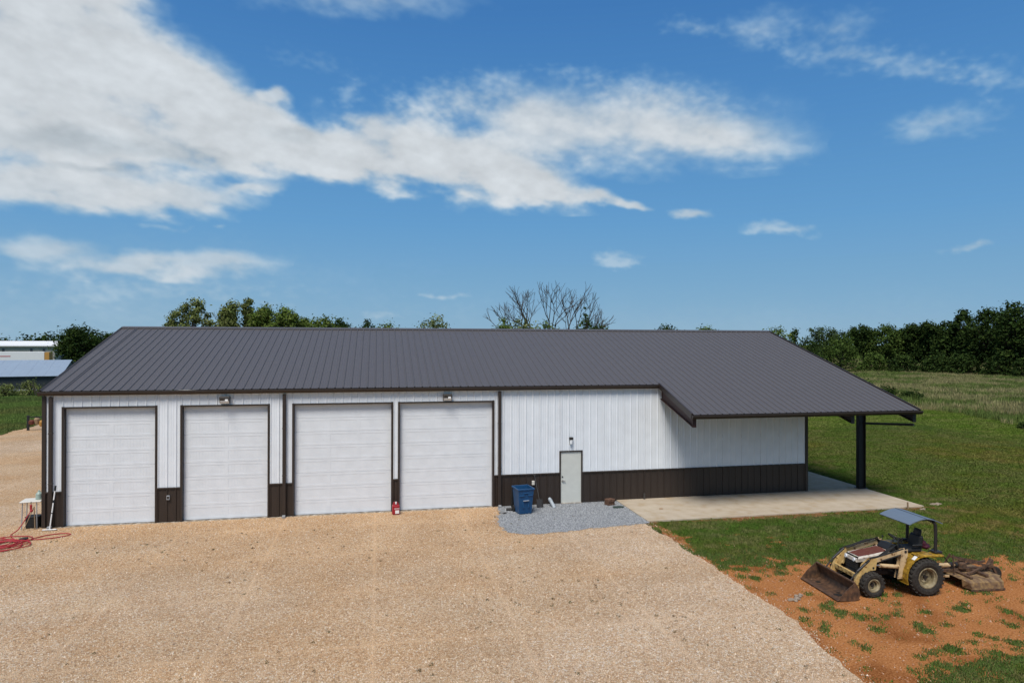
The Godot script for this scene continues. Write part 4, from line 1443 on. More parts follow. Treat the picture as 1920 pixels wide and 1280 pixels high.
	var cn := obj("canopy", m, M.canopy, t)
	m = Mesher.new()
	m.beam(Vector3(0.13, 1.986, -0.58), Vector3(0.13, 1.986, 0.58), 0.028, 0.016)
	obj("canopy_seam", m, M.black_steel, cn)
	loader_arm(t, 1.0)
	loader_arm(t, -1.0)
	# bucket
	m = Mesher.new()
	var bp := [Vector2(-2.60, 0.035), Vector2(-2.14, 0.012), Vector2(-2.03, 0.06), Vector2(-1.985, 0.17), Vector2(-2.03, 0.33), Vector2(-2.12, 0.47)]
	for k in bp.size() - 1:
		var p: Vector2 = bp[k]
		var q: Vector2 = bp[k + 1]
		m.beam(Vector3((p.x + q.x) / 2.0, (p.y + q.y) / 2.0, -0.83), Vector3((p.x + q.x) / 2.0, (p.y + q.y) / 2.0, 0.83), p.distance_to(q) + 0.008, 0.014, Vector3(-(q.y - p.y), q.x - p.x, 0).normalized())
	m.beam(Vector3(-2.13, 0.475, -0.83), Vector3(-2.13, 0.475, 0.83), 0.05, 0.03)
	m.beam(Vector3(-2.57, 0.042, -0.845), Vector3(-2.57, 0.042, 0.845), 0.10, 0.016)
	for s in [-1.0, 1.0]:
		m.prism([Vector2(-2.60, 0.035), Vector2(-2.14, 0.005), Vector2(-2.02, 0.055), Vector2(-1.975, 0.17), Vector2(-2.02, 0.335), Vector2(-2.12, 0.485), Vector2(-2.40, 0.27)], Transform3D(Basis(), Vector3(0, 0, s * 0.84)), 0.016)
	for s in [-0.5, 0.5]:
		m.box(Vector3(-1.96, 0.26, s), Vector3(0.10, 0.22, 0.12), Basis(), 0.01)
	obj("bucket", m, M.bucket, t)
	m = Mesher.new()
	for q in [[-2.34, 0.45, 0.34], [-2.30, -0.5, 0.22], [-2.22, 0.30, 0.16]]:
		m.prism([Vector2(-0.5, -0.10), Vector2(0.2, -0.16), Vector2(0.55, -0.02), Vector2(0.4, 0.12), Vector2(-0.2, 0.14)].map(func(v): return v * q[2] * Vector2(0.6, 1.6)), Transform3D(Basis(Vector3(1, 0, 0), Vector3(0, 0, 1), Vector3(0, -1, 0)), Vector3(q[0], 0.036, q[1])), 0.006)
	obj("dried_mud", m, M.black_rubber, t)
	# hoses
	m = Mesher.new()
	for k in 4:
		var z := 0.36 + 0.03 * k
		m.path([Vector3(-0.50, 1.0, z), Vector3(-0.62, 1.22 + 0.02 * k, z - 0.03), Vector3(-0.85, 1.14, z), Vector3(-1.1, 1.0, z + 0.02), Vector3(-1.4, 0.88, z)], 0.012, 5)
		m.path([Vector3(-0.45, 1.02, -z), Vector3(-0.60, 1.26 - 0.02 * k, -z), Vector3(-0.9, 1.18, -z), Vector3(-1.5, 1.0, -z)], 0.012, 5)
	m.path([Vector3(0.42, 1.02, 0.3), Vector3(0.62, 1.10, 0.28), Vector3(0.9, 0.9, 0.25), Vector3(1.15, 0.62, 0.2), Vector3(1.35, 0.5, 0.15)], 0.012, 5)
	obj("hose", m, M.black_rubber, t)
	m = Mesher.new()
	for s in [-1.0, 1.0]:
		m.beam(Vector3(0.25, 0.36, s * 0.28), Vector3(1.02, 0.34, s * 0.34), 0.03, 0.06)
		m.beam(Vector3(0.30, 0.80, s * 0.26), Vector3(0.62, 0.72, s * 0.3), 0.04, 0.05)
		m.beam(Vector3(0.62, 0.72, s * 0.3), Vector3(0.64, 0.36, s * 0.32), 0.02, 0.03)
	obj("hitch_arm", m, M.cream, t)
	m = Mesher.new()
	m.box(Vector3(-0.50, 0.98, 0.33), Vector3(0.20, 0.13, 0.12), Basis(), 0.015)
	for k in 3:
		m.tube(Vector3(-0.56 + 0.06 * k, 0.91, 0.33), Vector3(-0.60 + 0.05 * k, 0.66, 0.30), 0.014, 0.014, 6)
	m.box(Vector3(-0.92, 0.86, 0.30), Vector3(0.30, 0.10, 0.06), Basis(), 0.01)
	obj("control_valve", m, M.black_steel, t)
	for s in [-1.0, 1.0]:
		m = Mesher.new()
		m.tube(Vector3(-1.672, 0.85, s * 0.17), Vector3(-1.70, 0.85, s * 0.17), 0.05, 0.045, 12)
		obj("headlight", m, M.lens, t)
		m = Mesher.new()
		m.path([Vector3(-0.50, 1.19, s * 0.53), Vector3(-0.8, 1.125, s * 0.54), Vector3(-1.2, 1.03, s * 0.54), Vector3(-1.45, 0.98, s * 0.54), Vector3(-1.62, 0.90, s * 0.56)], 0.014, 6)
		m.path([Vector3(-0.50, 1.19, s * 0.50), Vector3(-0.8, 1.12, s * 0.50), Vector3(-1.2, 1.025, s * 0.50), Vector3(-1.48, 0.985, s * 0.50)], 0.012, 6)
		obj("arm_hose", m, M.black_rubber, t)
		m = Mesher.new()
		m.box(Vector3(-0.86, 0.985, s * 0.5475), Vector3(0.62, 0.03, 0.006), Basis(Vector3(0, 0, 1), 0.235))
		obj("weld_seam", m, M.bronze, t)
	m = Mesher.new()
	m.box(Vector3(-0.52, 0.60, 0.42), Vector3(0.26, 0.20, 0.14), Basis(), 0.03)
	obj("battery_box", m, M.black, t)
	m = Mesher.new()
	m.box(Vector3(0.42, 0.86, 0.0), Vector3(0.22, 0.20, 0.36), Basis(), 0.04)
	obj("rear_housing", m, M.yellow, t)
	# bag behind the seat
	m = Mesher.new()
	m.box(Vector3(0, 0.13, 0), Vector3(0.20, 0.22, 0.34), Basis(Vector3(0, 0, 1), 0.2), 0.08)
	m.box(Vector3(0.05, 0.06, 0.08), Vector3(0.22, 0.14, 0.26), Basis(Vector3(0, 1, 0), 0.4), 0.06)
	var bag := obj("bag", m, M.maroon)
	bag.position = Vector3(26.51, 1.03, 10.80)
	tag(bag, "maroon cloth bag behind the tractor seat", "bag")


func mower() -> void:
	var o := thing("rotary_mower", "rusty rotary mower with flat deck and tail wheel behind the tractor", "mower", Vector3(26.04, 0, 10.80), deg_to_rad(-3.5))
	var m := Mesher.new()
	var hw := 0.80
	var z0 := -0.04
	# deck with sloped skirts
	m.prism([Vector2(1.215, -0.46), Vector2(1.352, -0.58), Vector2(2.378, -0.55), Vector2(2.530, -0.45), Vector2(2.530, 0.45), Vector2(2.378, 0.55), Vector2(1.352, 0.55), Vector2(1.215, 0.52)].map(func(p): return Vector2(p.x, -p.y - z0)), Transform3D(Basis(Vector3(1, 0, 0), Vector3(0, 0, -1), Vector3(0, 1, 0)), Vector3(0, 0.30, 0)), 0.012)
	obj("deck", m, M.mower, o)
	for s in [-1.0, 1.0]:
		m = Mesher.new()
		var z: float = z0 + s * 0.55
		m.out_quad(Vector3(1.246, 0.303, z), Vector3(2.401, 0.303, z), Vector3(2.370, 0.24, z + s * 0.16), Vector3(1.352, 0.24, z + s * 0.16), Vector3(2, 0, z0))
		m.out_quad(Vector3(1.352, 0.24, z + s * 0.16), Vector3(2.370, 0.24, z + s * 0.16), Vector3(2.355, 0.07, z + s * 0.19), Vector3(1.413, 0.07, z + s * 0.19), Vector3(2, 0, z0))
		m.out_tri(Vector3(1.246, 0.303, z), Vector3(1.352, 0.24, z + s * 0.16), Vector3(1.276, 0.10, z), Vector3(2, 0.2, z0))
		m.out_quad(Vector3(1.276, 0.10, z), Vector3(1.352, 0.24, z + s * 0.16), Vector3(1.413, 0.07, z + s * 0.19), Vector3(1.322, 0.07, z), Vector3(2, 0.2, z0))
		m.out_quad(Vector3(2.401, 0.303, z), Vector3(2.370, 0.24, z + s * 0.16), Vector3(2.355, 0.07, z + s * 0.19), Vector3(2.416, 0.07, z), Vector3(2, 0.2, z0))
		obj("skirt", m, M.mower, o)
		m = Mesher.new()
		m.beam(Vector3(1.367, 0.05, z + s * 0.185), Vector3(2.386, 0.05, z + s * 0.19), 0.03, 0.05)
		obj("runner", m, M.mower_dark, o)
		m = Mesher.new()
		m.beam(Vector3(1.322, 0.34, z0 + s * 0.22), Vector3(1.428, 0.80, z0 + s * 0.05), 0.05, 0.014, Vector3(1, 0, 0))
		m.beam(Vector3(1.428, 0.72, z0 + s * 0.06), Vector3(2.530, 0.46, z0 + s * 0.20), 0.014, 0.06)
		m.beam(Vector3(1.618, 0.34, z0 + s * 0.34), Vector3(2.568, 0.52, z0 + s * 0.10), 0.06, 0.05)
		obj("frame_bar", m, M.mower_dark, o)
	m = Mesher.new()
	m.box(Vector3(1.770, 0.36, z0), Vector3(1.3, 0.09, 0.09), Basis(), 0.01)
	m.box(Vector3(2.036, 0.345, z0), Vector3(0.09, 0.07, 1.10), Basis(), 0.01)
	m.box(Vector3(1.519, 0.335, z0), Vector3(0.09, 0.05, 1.20), Basis(), 0.01)
	m.prism([Vector2(2.454, 0.32), Vector2(2.644, 0.60), Vector2(2.705, 0.60), Vector2(2.690, 0.30)], Transform3D(Basis(), Vector3(0, 0, z0)), 0.10)
	obj("frame", m, M.mower_dark, o)
	m = Mesher.new()
	m.box(Vector3(1.717, 0.48, z0), Vector3(0.24, 0.24, 0.24), Basis(), 0.05)
	m.tube(Vector3(1.717, 0.58, z0), Vector3(1.717, 0.66, z0), 0.07, 0.05, 10)
	obj("gearbox", m, M.mower_dark, o)
	m = Mesher.new()
	m.tube(Vector3(0.55, 0.52, 0), Vector3(1.390, 0.50, z0), 0.06, 0.06, 12)
	m.tube(Vector3(1.390, 0.50, z0), Vector3(1.656, 0.49, z0), 0.03, 0.03, 10)
	var sh := obj("drive_shaft", m, M.cream, o)
	m = Mesher.new()
	m.tube(Vector3(1.352, 0.50, z0), Vector3(1.443, 0.50, z0), 0.075, 0.075, 12)
	m.tube(Vector3(1.519, 0.50, z0), Vector3(1.580, 0.50, z0), 0.07, 0.07, 12)
	obj("shaft_joint", m, M.black_steel, sh)
	m = Mesher.new()
	m.tube(Vector3(2.659, 0.30, z0 - 0.02), Vector3(2.659, 0.62, z0 - 0.02), 0.035, 0.035, 10)
	for s in [-1.0, 1.0]:
		m.beam(Vector3(2.659, 0.42, z0 + s * 0.085), Vector3(2.766, 0.20, z0 + s * 0.085), 0.012, 0.06)
	m.box(Vector3(2.667, 0.42, z0), Vector3(0.10, 0.03, 0.19))
	obj("caster_fork", m, M.mower_dark, o)
	m = Mesher.new()
	var xf := Transform3D(Basis(Vector3(1, 0, 0), Vector3(0, 0, 1), Vector3(0, -1, 0)), Vector3(2.766, 0.20, z0))
	m.lathe([Vector2(0.09, -0.06), Vector2(0.18, -0.065), Vector2(0.20, -0.03), Vector2(0.20, 0.03), Vector2(0.18, 0.065), Vector2(0.09, 0.06), Vector2(0.0, 0.05)], xf, 24)
	m.lathe([Vector2(0.0, -0.05), Vector2(0.09, -0.06)], xf, 24)
	obj("tail_wheel", m, M.tyre, o)


# ------------------------------------------------------------------ small things by the wall
func smalls() -> void:
	# refuse bin
	var t := thing("wheeled_bin", "open blue wheeled refuse bin standing left of the walk door", "bin", Vector3(17.33, 0.02, 1.18), deg_to_rad(8.0))
	var m := Mesher.new()
	var lo := [Vector3(-0.25, 0.03, 0.27), Vector3(0.25, 0.03, 0.27), Vector3(0.25, 0.03, -0.24), Vector3(-0.25, 0.03, -0.24)]
	var hi := [Vector3(-0.32, 1.0, 0.38), Vector3(0.32, 1.0, 0.38), Vector3(0.32, 1.0, -0.34), Vector3(-0.32, 1.0, -0.34)]
	for k in 4:
		var k1 := (k + 1) % 4
		m.out_quad(lo[k], lo[k1], hi[k1], hi[k], Vector3(0, 0.5, 0))
		var sc := Vector3(0.94, 1, 0.94)
		m.quad(lo[k1] * sc + Vector3(0, 0.03, 0), lo[k] * sc + Vector3(0, 0.03, 0), hi[k] * sc, hi[k1] * sc)
	m.out_quad(lo[0], lo[1], lo[2], lo[3], Vector3(0, 0.5, 0))
	m.quad(lo[0] + Vector3(0.02, 0.04, -0.02), lo[1] + Vector3(-0.02, 0.04, -0.02), lo[2] + Vector3(-0.02, 0.04, 0.02), lo[3] + Vector3(0.02, 0.04, 0.02))
	var body := obj("body", m, M.bin_blue, t)
	m = Mesher.new()
	m.box(Vector3(0, 0.985, 0.385), Vector3(0.70, 0.06, 0.045), Basis(), 0.012)
	m.box(Vector3(0, 0.985, -0.345), Vector3(0.70, 0.06, 0.045), Basis(), 0.012)
	for s in [-1.0, 1.0]:
		m.box(Vector3(s * 0.33, 0.987, 0.02), Vector3(0.045, 0.058, 0.69), Basis(), 0.012)
	obj("rim", m, M.bin_blue, t)
	m = Mesher.new()
	var tiltb := Basis(Vector3(1, 0, 0), -0.113)
	for q in [[-0.19, 0.74, 0.16, 0.05], [0.19, 0.74, 0.16, 0.05], [-0.10, 0.78, 0.05, 0.12], [0.10, 0.78, 0.05, 0.12], [0.0, 0.84, 0.24, 0.04], [-0.11, 0.42, 0.05, 0.30], [0.11, 0.42, 0.05, 0.30], [0.0, 0.57, 0.22, 0.05]]:
		m.box(Vector3(q[0], q[1], 0.278 + q[1] * 0.113), Vector3(q[2], q[3], 0.035), tiltb, 0.01)
	obj("moulding", m, M.bin_blue, t)
	m = Mesher.new()
	m.tube(Vector3(-0.12, 0.55, 0.375), Vector3(0.12, 0.55, 0.375), 0.016, 0.016, 8)
	obj("catch_bar", m, M.aluminium, t)
	m = Mesher.new()
	for s in [-1.0, 1.0]:
		m.tube(Vector3(s * 0.24, 0.13, -0.30), Vector3(s * 0.31, 0.13, -0.30), 0.13, 0.13, 18)
	obj("wheels", m, M.black_rubber, t)
	m = Mesher.new()
	m.box(Vector3(0, 0.55, -0.43), Vector3(0.66, 0.84, 0.03), Basis(Vector3(1, 0, 0), 0.06), 0.012)
	m.tube(Vector3(-0.28, 0.99, -0.40), Vector3(0.28, 0.99, -0.40), 0.018, 0.018, 8)
	obj("lid", m, M.black, t)
	# fuel can
	t = thing("fuel_can", "red plastic fuel can on gravel between the third and fourth garage doors", "fuel can", Vector3(12.44, 0.012, 0.46), deg_to_rad(4))
	m = Mesher.new()
	m.box(Vector3(0, 0.19, 0), Vector3(0.29, 0.37, 0.22), Basis(), 0.035)
	m.prism([Vector2(-0.12, 0.36), Vector2(0.13, 0.36), Vector2(0.09, 0.43), Vector2(-0.10, 0.44)], Transform3D(), 0.13)
	obj("body", m, M.can_red, t)
	m = Mesher.new()
	m.path([Vector3(-0.11, 0.40, 0), Vector3(-0.08, 0.475, 0), Vector3(0.05, 0.475, 0), Vector3(0.09, 0.41, 0)], 0.016, 7)
	obj("handle", m, M.can_red, t)
	m = Mesher.new()
	m.tube(Vector3(0.0, 0.42, 0.06), Vector3(0.0, 0.50, 0.06), 0.035, 0.03, 10)
	obj("cap", m, M.label_white, t)
	m = Mesher.new()
	m.box(Vector3(0.04, 0.12, 0.111), Vector3(0.15, 0.13, 0.004))
	m.box(Vector3(0.03, 0.245, 0.111), Vector3(0.19, 0.035, 0.004))
	obj("label", m, M.label_white, t)
	m = Mesher.new()
	for k in 4:
		m.box(Vector3(-0.035 + k * 0.043, 0.245, 0.114), Vector3(0.028, 0.018, 0.004))
	obj("label_print", m, M.can_red, t)
	# squeegee pole
	t = thing("squeegee", "white squeegee pole with black grips leaning at the left building corner", "squeegee", Vector3(0.42, 0, 0.30))
	var a := Vector3(-0.03, 0.07, 0.08)
	var b := Vector3(0.06, 1.52, -0.12)
	m = Mesher.new()
	m.tube(a, b, 0.020, 0.020, 10)
	obj("pole", m, M.label_white, t)
	m = Mesher.new()
	m.tube(a.lerp(b, 0.9), a.lerp(b, 1.02), 0.032, 0.032, 10)
	m.tube(a.lerp(b, 0.62), a.lerp(b, 0.68), 0.031, 0.031, 10)
	m.tube(a.lerp(b, 0.36), a.lerp(b, 0.38), 0.026, 0.026, 10)
	obj("grip", m, M.black, t)
	m = Mesher.new()
	m.box(Vector3(-0.03, 0.045, 0.10), Vector3(0.46, 0.04, 0.05), Basis(), 0.01)
	obj("head", m, M.aluminium, t)
	m = Mesher.new()
	m.box(Vector3(-0.03, 0.022, 0.105), Vector3(0.48, 0.04, 0.02))
	obj("blade", m, M.black_rubber, t)
	# table at the left corner
	t = thing("work_table", "small white topped table with thin metal legs behind the left building corner", "table", Vector3(-0.38, 0.012, -0.15), deg_to_rad(8))
	m = Mesher.new()
	m.box(Vector3(0, 0.98, 0), Vector3(0.66, 0.05, 0.62), Basis(), 0.015)
	obj("top", m, M.pale_plastic, t)
	for q in [[-0.27, 0.25], [0.20, 0.27], [-0.27, -0.25], [0.27, -0.25]]:
		m = Mesher.new()
		m.tube(Vector3(q[0], 0.0, q[1]), Vector3(q[0] * 0.92, 0.96, q[1] * 0.92), 0.016, 0.016, 8)
		obj("leg", m, M.grey_plastic, t)
	m = Mesher.new()
	m.beam(Vector3(-0.20, 0.0, 0.30), Vector3(0.12, 0.80, 0.28), 0.03, 0.02)
	m.beam(Vector3(0.12, 0.80, 0.28), Vector3(0.16, 0.0, 0.34), 0.03, 0.02)
	obj("brace", m, M.wood, t)
	t = thing("air_nozzle", "red hose nozzle hanging at the front of the work table", "nozzle", Vector3(-0.30, 0.012, 0.17))
	m = Mesher.new()
	m.box(Vector3(0, 0.80, 0), Vector3(0.07, 0.20, 0.05), Basis(), 0.015)
	m.box(Vector3(0.02, 0.68, 0.01), Vector3(0.09, 0.08, 0.06), Basis(), 0.015)
	obj("body", m, M.hose_red, t)
	m = Mesher.new()
	m.tube(Vector3(0, 0.90, 0), Vector3(0, 1.0, -0.01), 0.01, 0.01, 6)
	obj("hook", m, M.black_steel, t)
	m = Mesher.new()
	m.box(Vector3(0, 0.20, 0), Vector3(0.42, 0.38, 0.36), Basis(), 0.02)
	m.box(Vector3(0, 0.405, 0), Vector3(0.45, 0.04, 0.39), Basis(), 0.012)
	var cr := obj("tool_crate", m, M.black)
	cr.position = Vector3(-0.36, 0.012, -0.20)
	tag(cr, "black plastic tool crate underneath the white topped table", "crate")
	m = Mesher.new()
	m.lathe([Vector2(0, 0), Vector2(0.10, 0), Vector2(0.11, 0.02), Vector2(0.10, 0.20), Vector2(0.04, 0.27), Vector2(0.03, 0.32), Vector2(0, 0.33)], Transform3D(), 16)
	var jug := obj("jug", m, paint("jug", lin(0.30, 0.38, 0.33), 0.4))
	jug.position = Vector3(-0.20, 1.017, -0.18)
	tag(jug, "pale green jug on the white topped table", "jug")
	# air hose in loose coils
	var pts := [Vector3(-0.27, 0.70, 0.22), Vector3(-0.38, 0.45, 0.36), Vector3(-0.50, 0.14, 0.62), Vector3(-0.56, 0.035, 0.95)]
	var r := RandomNumberGenerator.new()
	r.seed = 77
	for k in 150:
		var u := k / 149.0
		var ang := 1.1 + u * TAU * 8.3
		var cx := -0.55 + 0.34 * sin(u * 9.0) + 0.16 * sin(u * 23.0)
		var cz := 1.95 + 0.26 * cos(u * 7.0) + 0.10 * sin(u * 31.0)
		var ra := 0.72 + 0.20 * sin(u * 17.0 + 1.0)
		pts.append(Vector3(cx + ra * 0.95 * sin(ang), 0.032 + 0.022 * absf(sin(ang * 1.7 + u * 5.0)) + 0.02 * u, cz - ra * 0.72 * cos(ang)))
	for q in [[-0.35, 1.55], [0.02, 1.48], [0.45, 1.56], [0.85, 1.50], [1.18, 1.36], [1.36, 1.15], [1.22, 0.98], [0.92, 0.95], [0.60, 1.08], [0.38, 1.36], [0.22, 1.72], [0.0, 2.1], [-0.4, 2.35], [-1.0, 2.45]]:
		pts.append(Vector3(q[0], 0.034, q[1]))
	var curve := Curve3D.new()
	for k in pts.size():
		var d: Vector3 = (pts[mini(k + 1, pts.size() - 1)] - pts[maxi(k - 1, 0)]) / 6.0
		curve.add_point(pts[k], -d, d)
	var fine := []
	var len := curve.get_baked_length()
	for k in int(len / 0.06):
		fine.append(curve.sample_baked(k * 0.06, true))
	m = Mesher.new()
	m.path(fine, 0.017, 6)
	tag(obj("air_hose", m, M.hose_red), "red air hose in loose coils on gravel at the left corner", "hose")
	m = Mesher.new()
	m.box(Vector3(0.10, 0.06, 1.52), Vector3(0.26, 0.09, 0.10), Basis(Vector3.UP, 0.5), 0.03)
	tag(obj("hose_coupling", m, M.black), "black hose coupling lying on the red coils", "coupling")
	# shovel
	t = thing("shovel", "dark shovel leaning on brown wainscot between bin and walk door", "shovel", Vector3(18.12, 0.02, 0.0))
	m = Mesher.new()
	m.tube(Vector3(0.06, 0.30, 0.42), Vector3(-0.06, 1.22, 0.07), 0.018, 0.016, 8)
	m.tube(Vector3(-0.12, 1.24, 0.07), Vector3(0.0, 1.24, 0.07), 0.016, 0.016, 8)
	obj("handle", m, M.bronze, t)
	m = Mesher.new()
	m.prism([Vector2(-0.12, 0.34), Vector2(0.12, 0.34), Vector2(0.13, 0.06), Vector2(0.07, 0.0), Vector2(-0.07, 0.0), Vector2(-0.13, 0.06)], Transform3D(Basis(Vector3(1, 0, 0), Vector3(0, 0.93, -0.36), Vector3(0, 0.36, 0.93)), Vector3(0.06, 0.0, 0.55)), 0.012)
	m.beam(Vector3(-0.06, 0.02, 0.57), Vector3(-0.05, 0.33, 0.44), 0.02, 0.05)
	m.beam(Vector3(0.18, 0.02, 0.57), Vector3(0.17, 0.33, 0.44), 0.02, 0.05)
	obj("scoop", m, M.black_steel, t)
	# pipe stub, brick, mat and scraps
	m = Mesher.new()
	m.tube(Vector3(18.76, 0.0, 0.66), Vector3(18.66, 0.26, 0.40), 0.075, 0.07, 14)
	m.tube(Vector3(18.66, 0.25, 0.41), Vector3(18.62, 0.33, 0.32), 0.085, 0.06, 14)
	tag(obj("pipe_stub", m, M.pvc), "tilted grey plastic pipe end by the wall left of the walk door", "pipe")
	t = thing("brick_stack", "small stack of brown blocks at the left end of the slab", "bricks", Vector3(21.10, 0.02, 0.62), deg_to_rad(18))
	for k in 4:
		m = Mesher.new()
		m.box(Vector3(-0.08 + 0.165 * (k % 2), 0.065 + 0.13 * (k / 2), 0.01 * k), Vector3(0.155, 0.12, 0.28), Basis(Vector3.UP, 0.05 * k), 0.012)
		obj("block", m, M.brick, t)
	m = Mesher.new()
	m.prism([Vector2(-0.22, -0.12), Vector2(0.16, -0.14), Vector2(0.28, 0.0), Vector2(0.12, 0.12), Vector2(-0.18, 0.1)], Transform3D(Basis(Vector3(1, 0, 0), Vector3(0, 0, -1), Vector3(0, 1, 0)), Vector3(0, 0.02, 0)), 0.03)
	var o := obj("rubber_mat", m, M.mat_green)
	o.position = Vector3(21.28, 0.02, 1.10)
	tag(o, "dark green flat mat lying beside the brown blocks", "mat")
	m = Mesher.new()
	m.tube(Vector3(-0.12, 0.05, 0), Vector3(0.10, 0.06, 0.05), 0.05, 0.06, 10)
	m.box(Vector3(0.12, 0.05, 0.03), Vector3(0.10, 0.07, 0.09), Basis(Vector3.UP, 0.3), 0.02)
	o = obj("drain_elbow", m, M.black)
	o.position = Vector3(16.87, 0.02, 0.75)
	tag(o, "black plastic drain elbow lying left of the blue bin", "pipe elbow")
	m = Mesher.new()
	m.box(Vector3(0, 0.02, 0), Vector3(0.30, 0.03, 0.06), Basis(Vector3.UP, -0.5), 0.01)
	m.box(Vector3(0.08, 0.03, 0.06), Vector3(0.16, 0.04, 0.08), Basis(Vector3.UP, 0.6), 0.012)
	o = obj("wood_scrap", m, M.bronze)
	o.position = Vector3(16.52, 0.014, 1.12)
	tag(o, "dark broken wood scrap where tan and grey gravel meet", "scrap")
	m = Mesher.new()
	m.tube(Vector3(0, 0, 0), Vector3(0, 0.20, 0), 0.04, 0.04, 10)
	m.tube(Vector3(0, 0.20, 0), Vector3(0, 0.24, 0), 0.05, 0.045, 10)
	o = obj("conduit_stub", m, M.bronze)
	o.position = Vector3(22.84, 0.06, 0.12)
	tag(o, "short dark conduit stub rising from the slab at the wainscot", "pipe")
	m = Mesher.new()
	m.prism([Vector2(-0.09, -0.03), Vector2(0.0, -0.06), Vector2(0.10, 0.0), Vector2(0.02, 0.05), Vector2(-0.07, 0.04)], Transform3D(Basis(Vector3(1, 0, 0), Vector3(0, 0.4, -0.92), Vector3(0, 0.92, 0.4)), Vector3(0, 0.025, 0)), 0.004)
	o = obj("dead_leaf", m, M.wood)
	o.position = Vector3(22.83, 0.062, 1.85)
	tag(o, "single dry brown leaf on the concrete slab", "leaf")
	m = Mesher.new()
	m.box(Vector3(0, 0.14, 0), Vector3(0.045, 0.30, 0.045), Basis(Vector3(0, 0, 1), 0.06))
	o = obj("survey_stake", m, M.wood)
	o.position = Vector3(32.72, 0, 3.52)
	tag(o, "short wooden stake at the front edge of the slab", "stake")
	for q in [[34.4, 3.15, 0.24, "flat pale stone in grass off the right slab corner"], [22.35, 11.15, 0.16, "broken pale stone on red soil left of the loader bucket"], [22.62, 10.95, 0.11, "smaller pale stone just behind the broken stone on red soil"], [33.2, 3.75, 0.13, "pale stone chip in front of the right slab corner"]]:
		m = Mesher.new()
		for k in 3:
			m.box(Vector3(k * q[2] * 0.7 - q[2] * 0.6, 0.03, sin(k * 2.0) * 0.05), Vector3(q[2], 0.07, q[2] * 0.7), Basis.from_euler(Vector3(0.1, k * 1.1, 0.12)), q[2] * 0.2)
		o = obj("stone", m, M.stone_pale)
		o.position = Vector3(q[0], 0, q[1])
		tag(o, q[3], "stone")


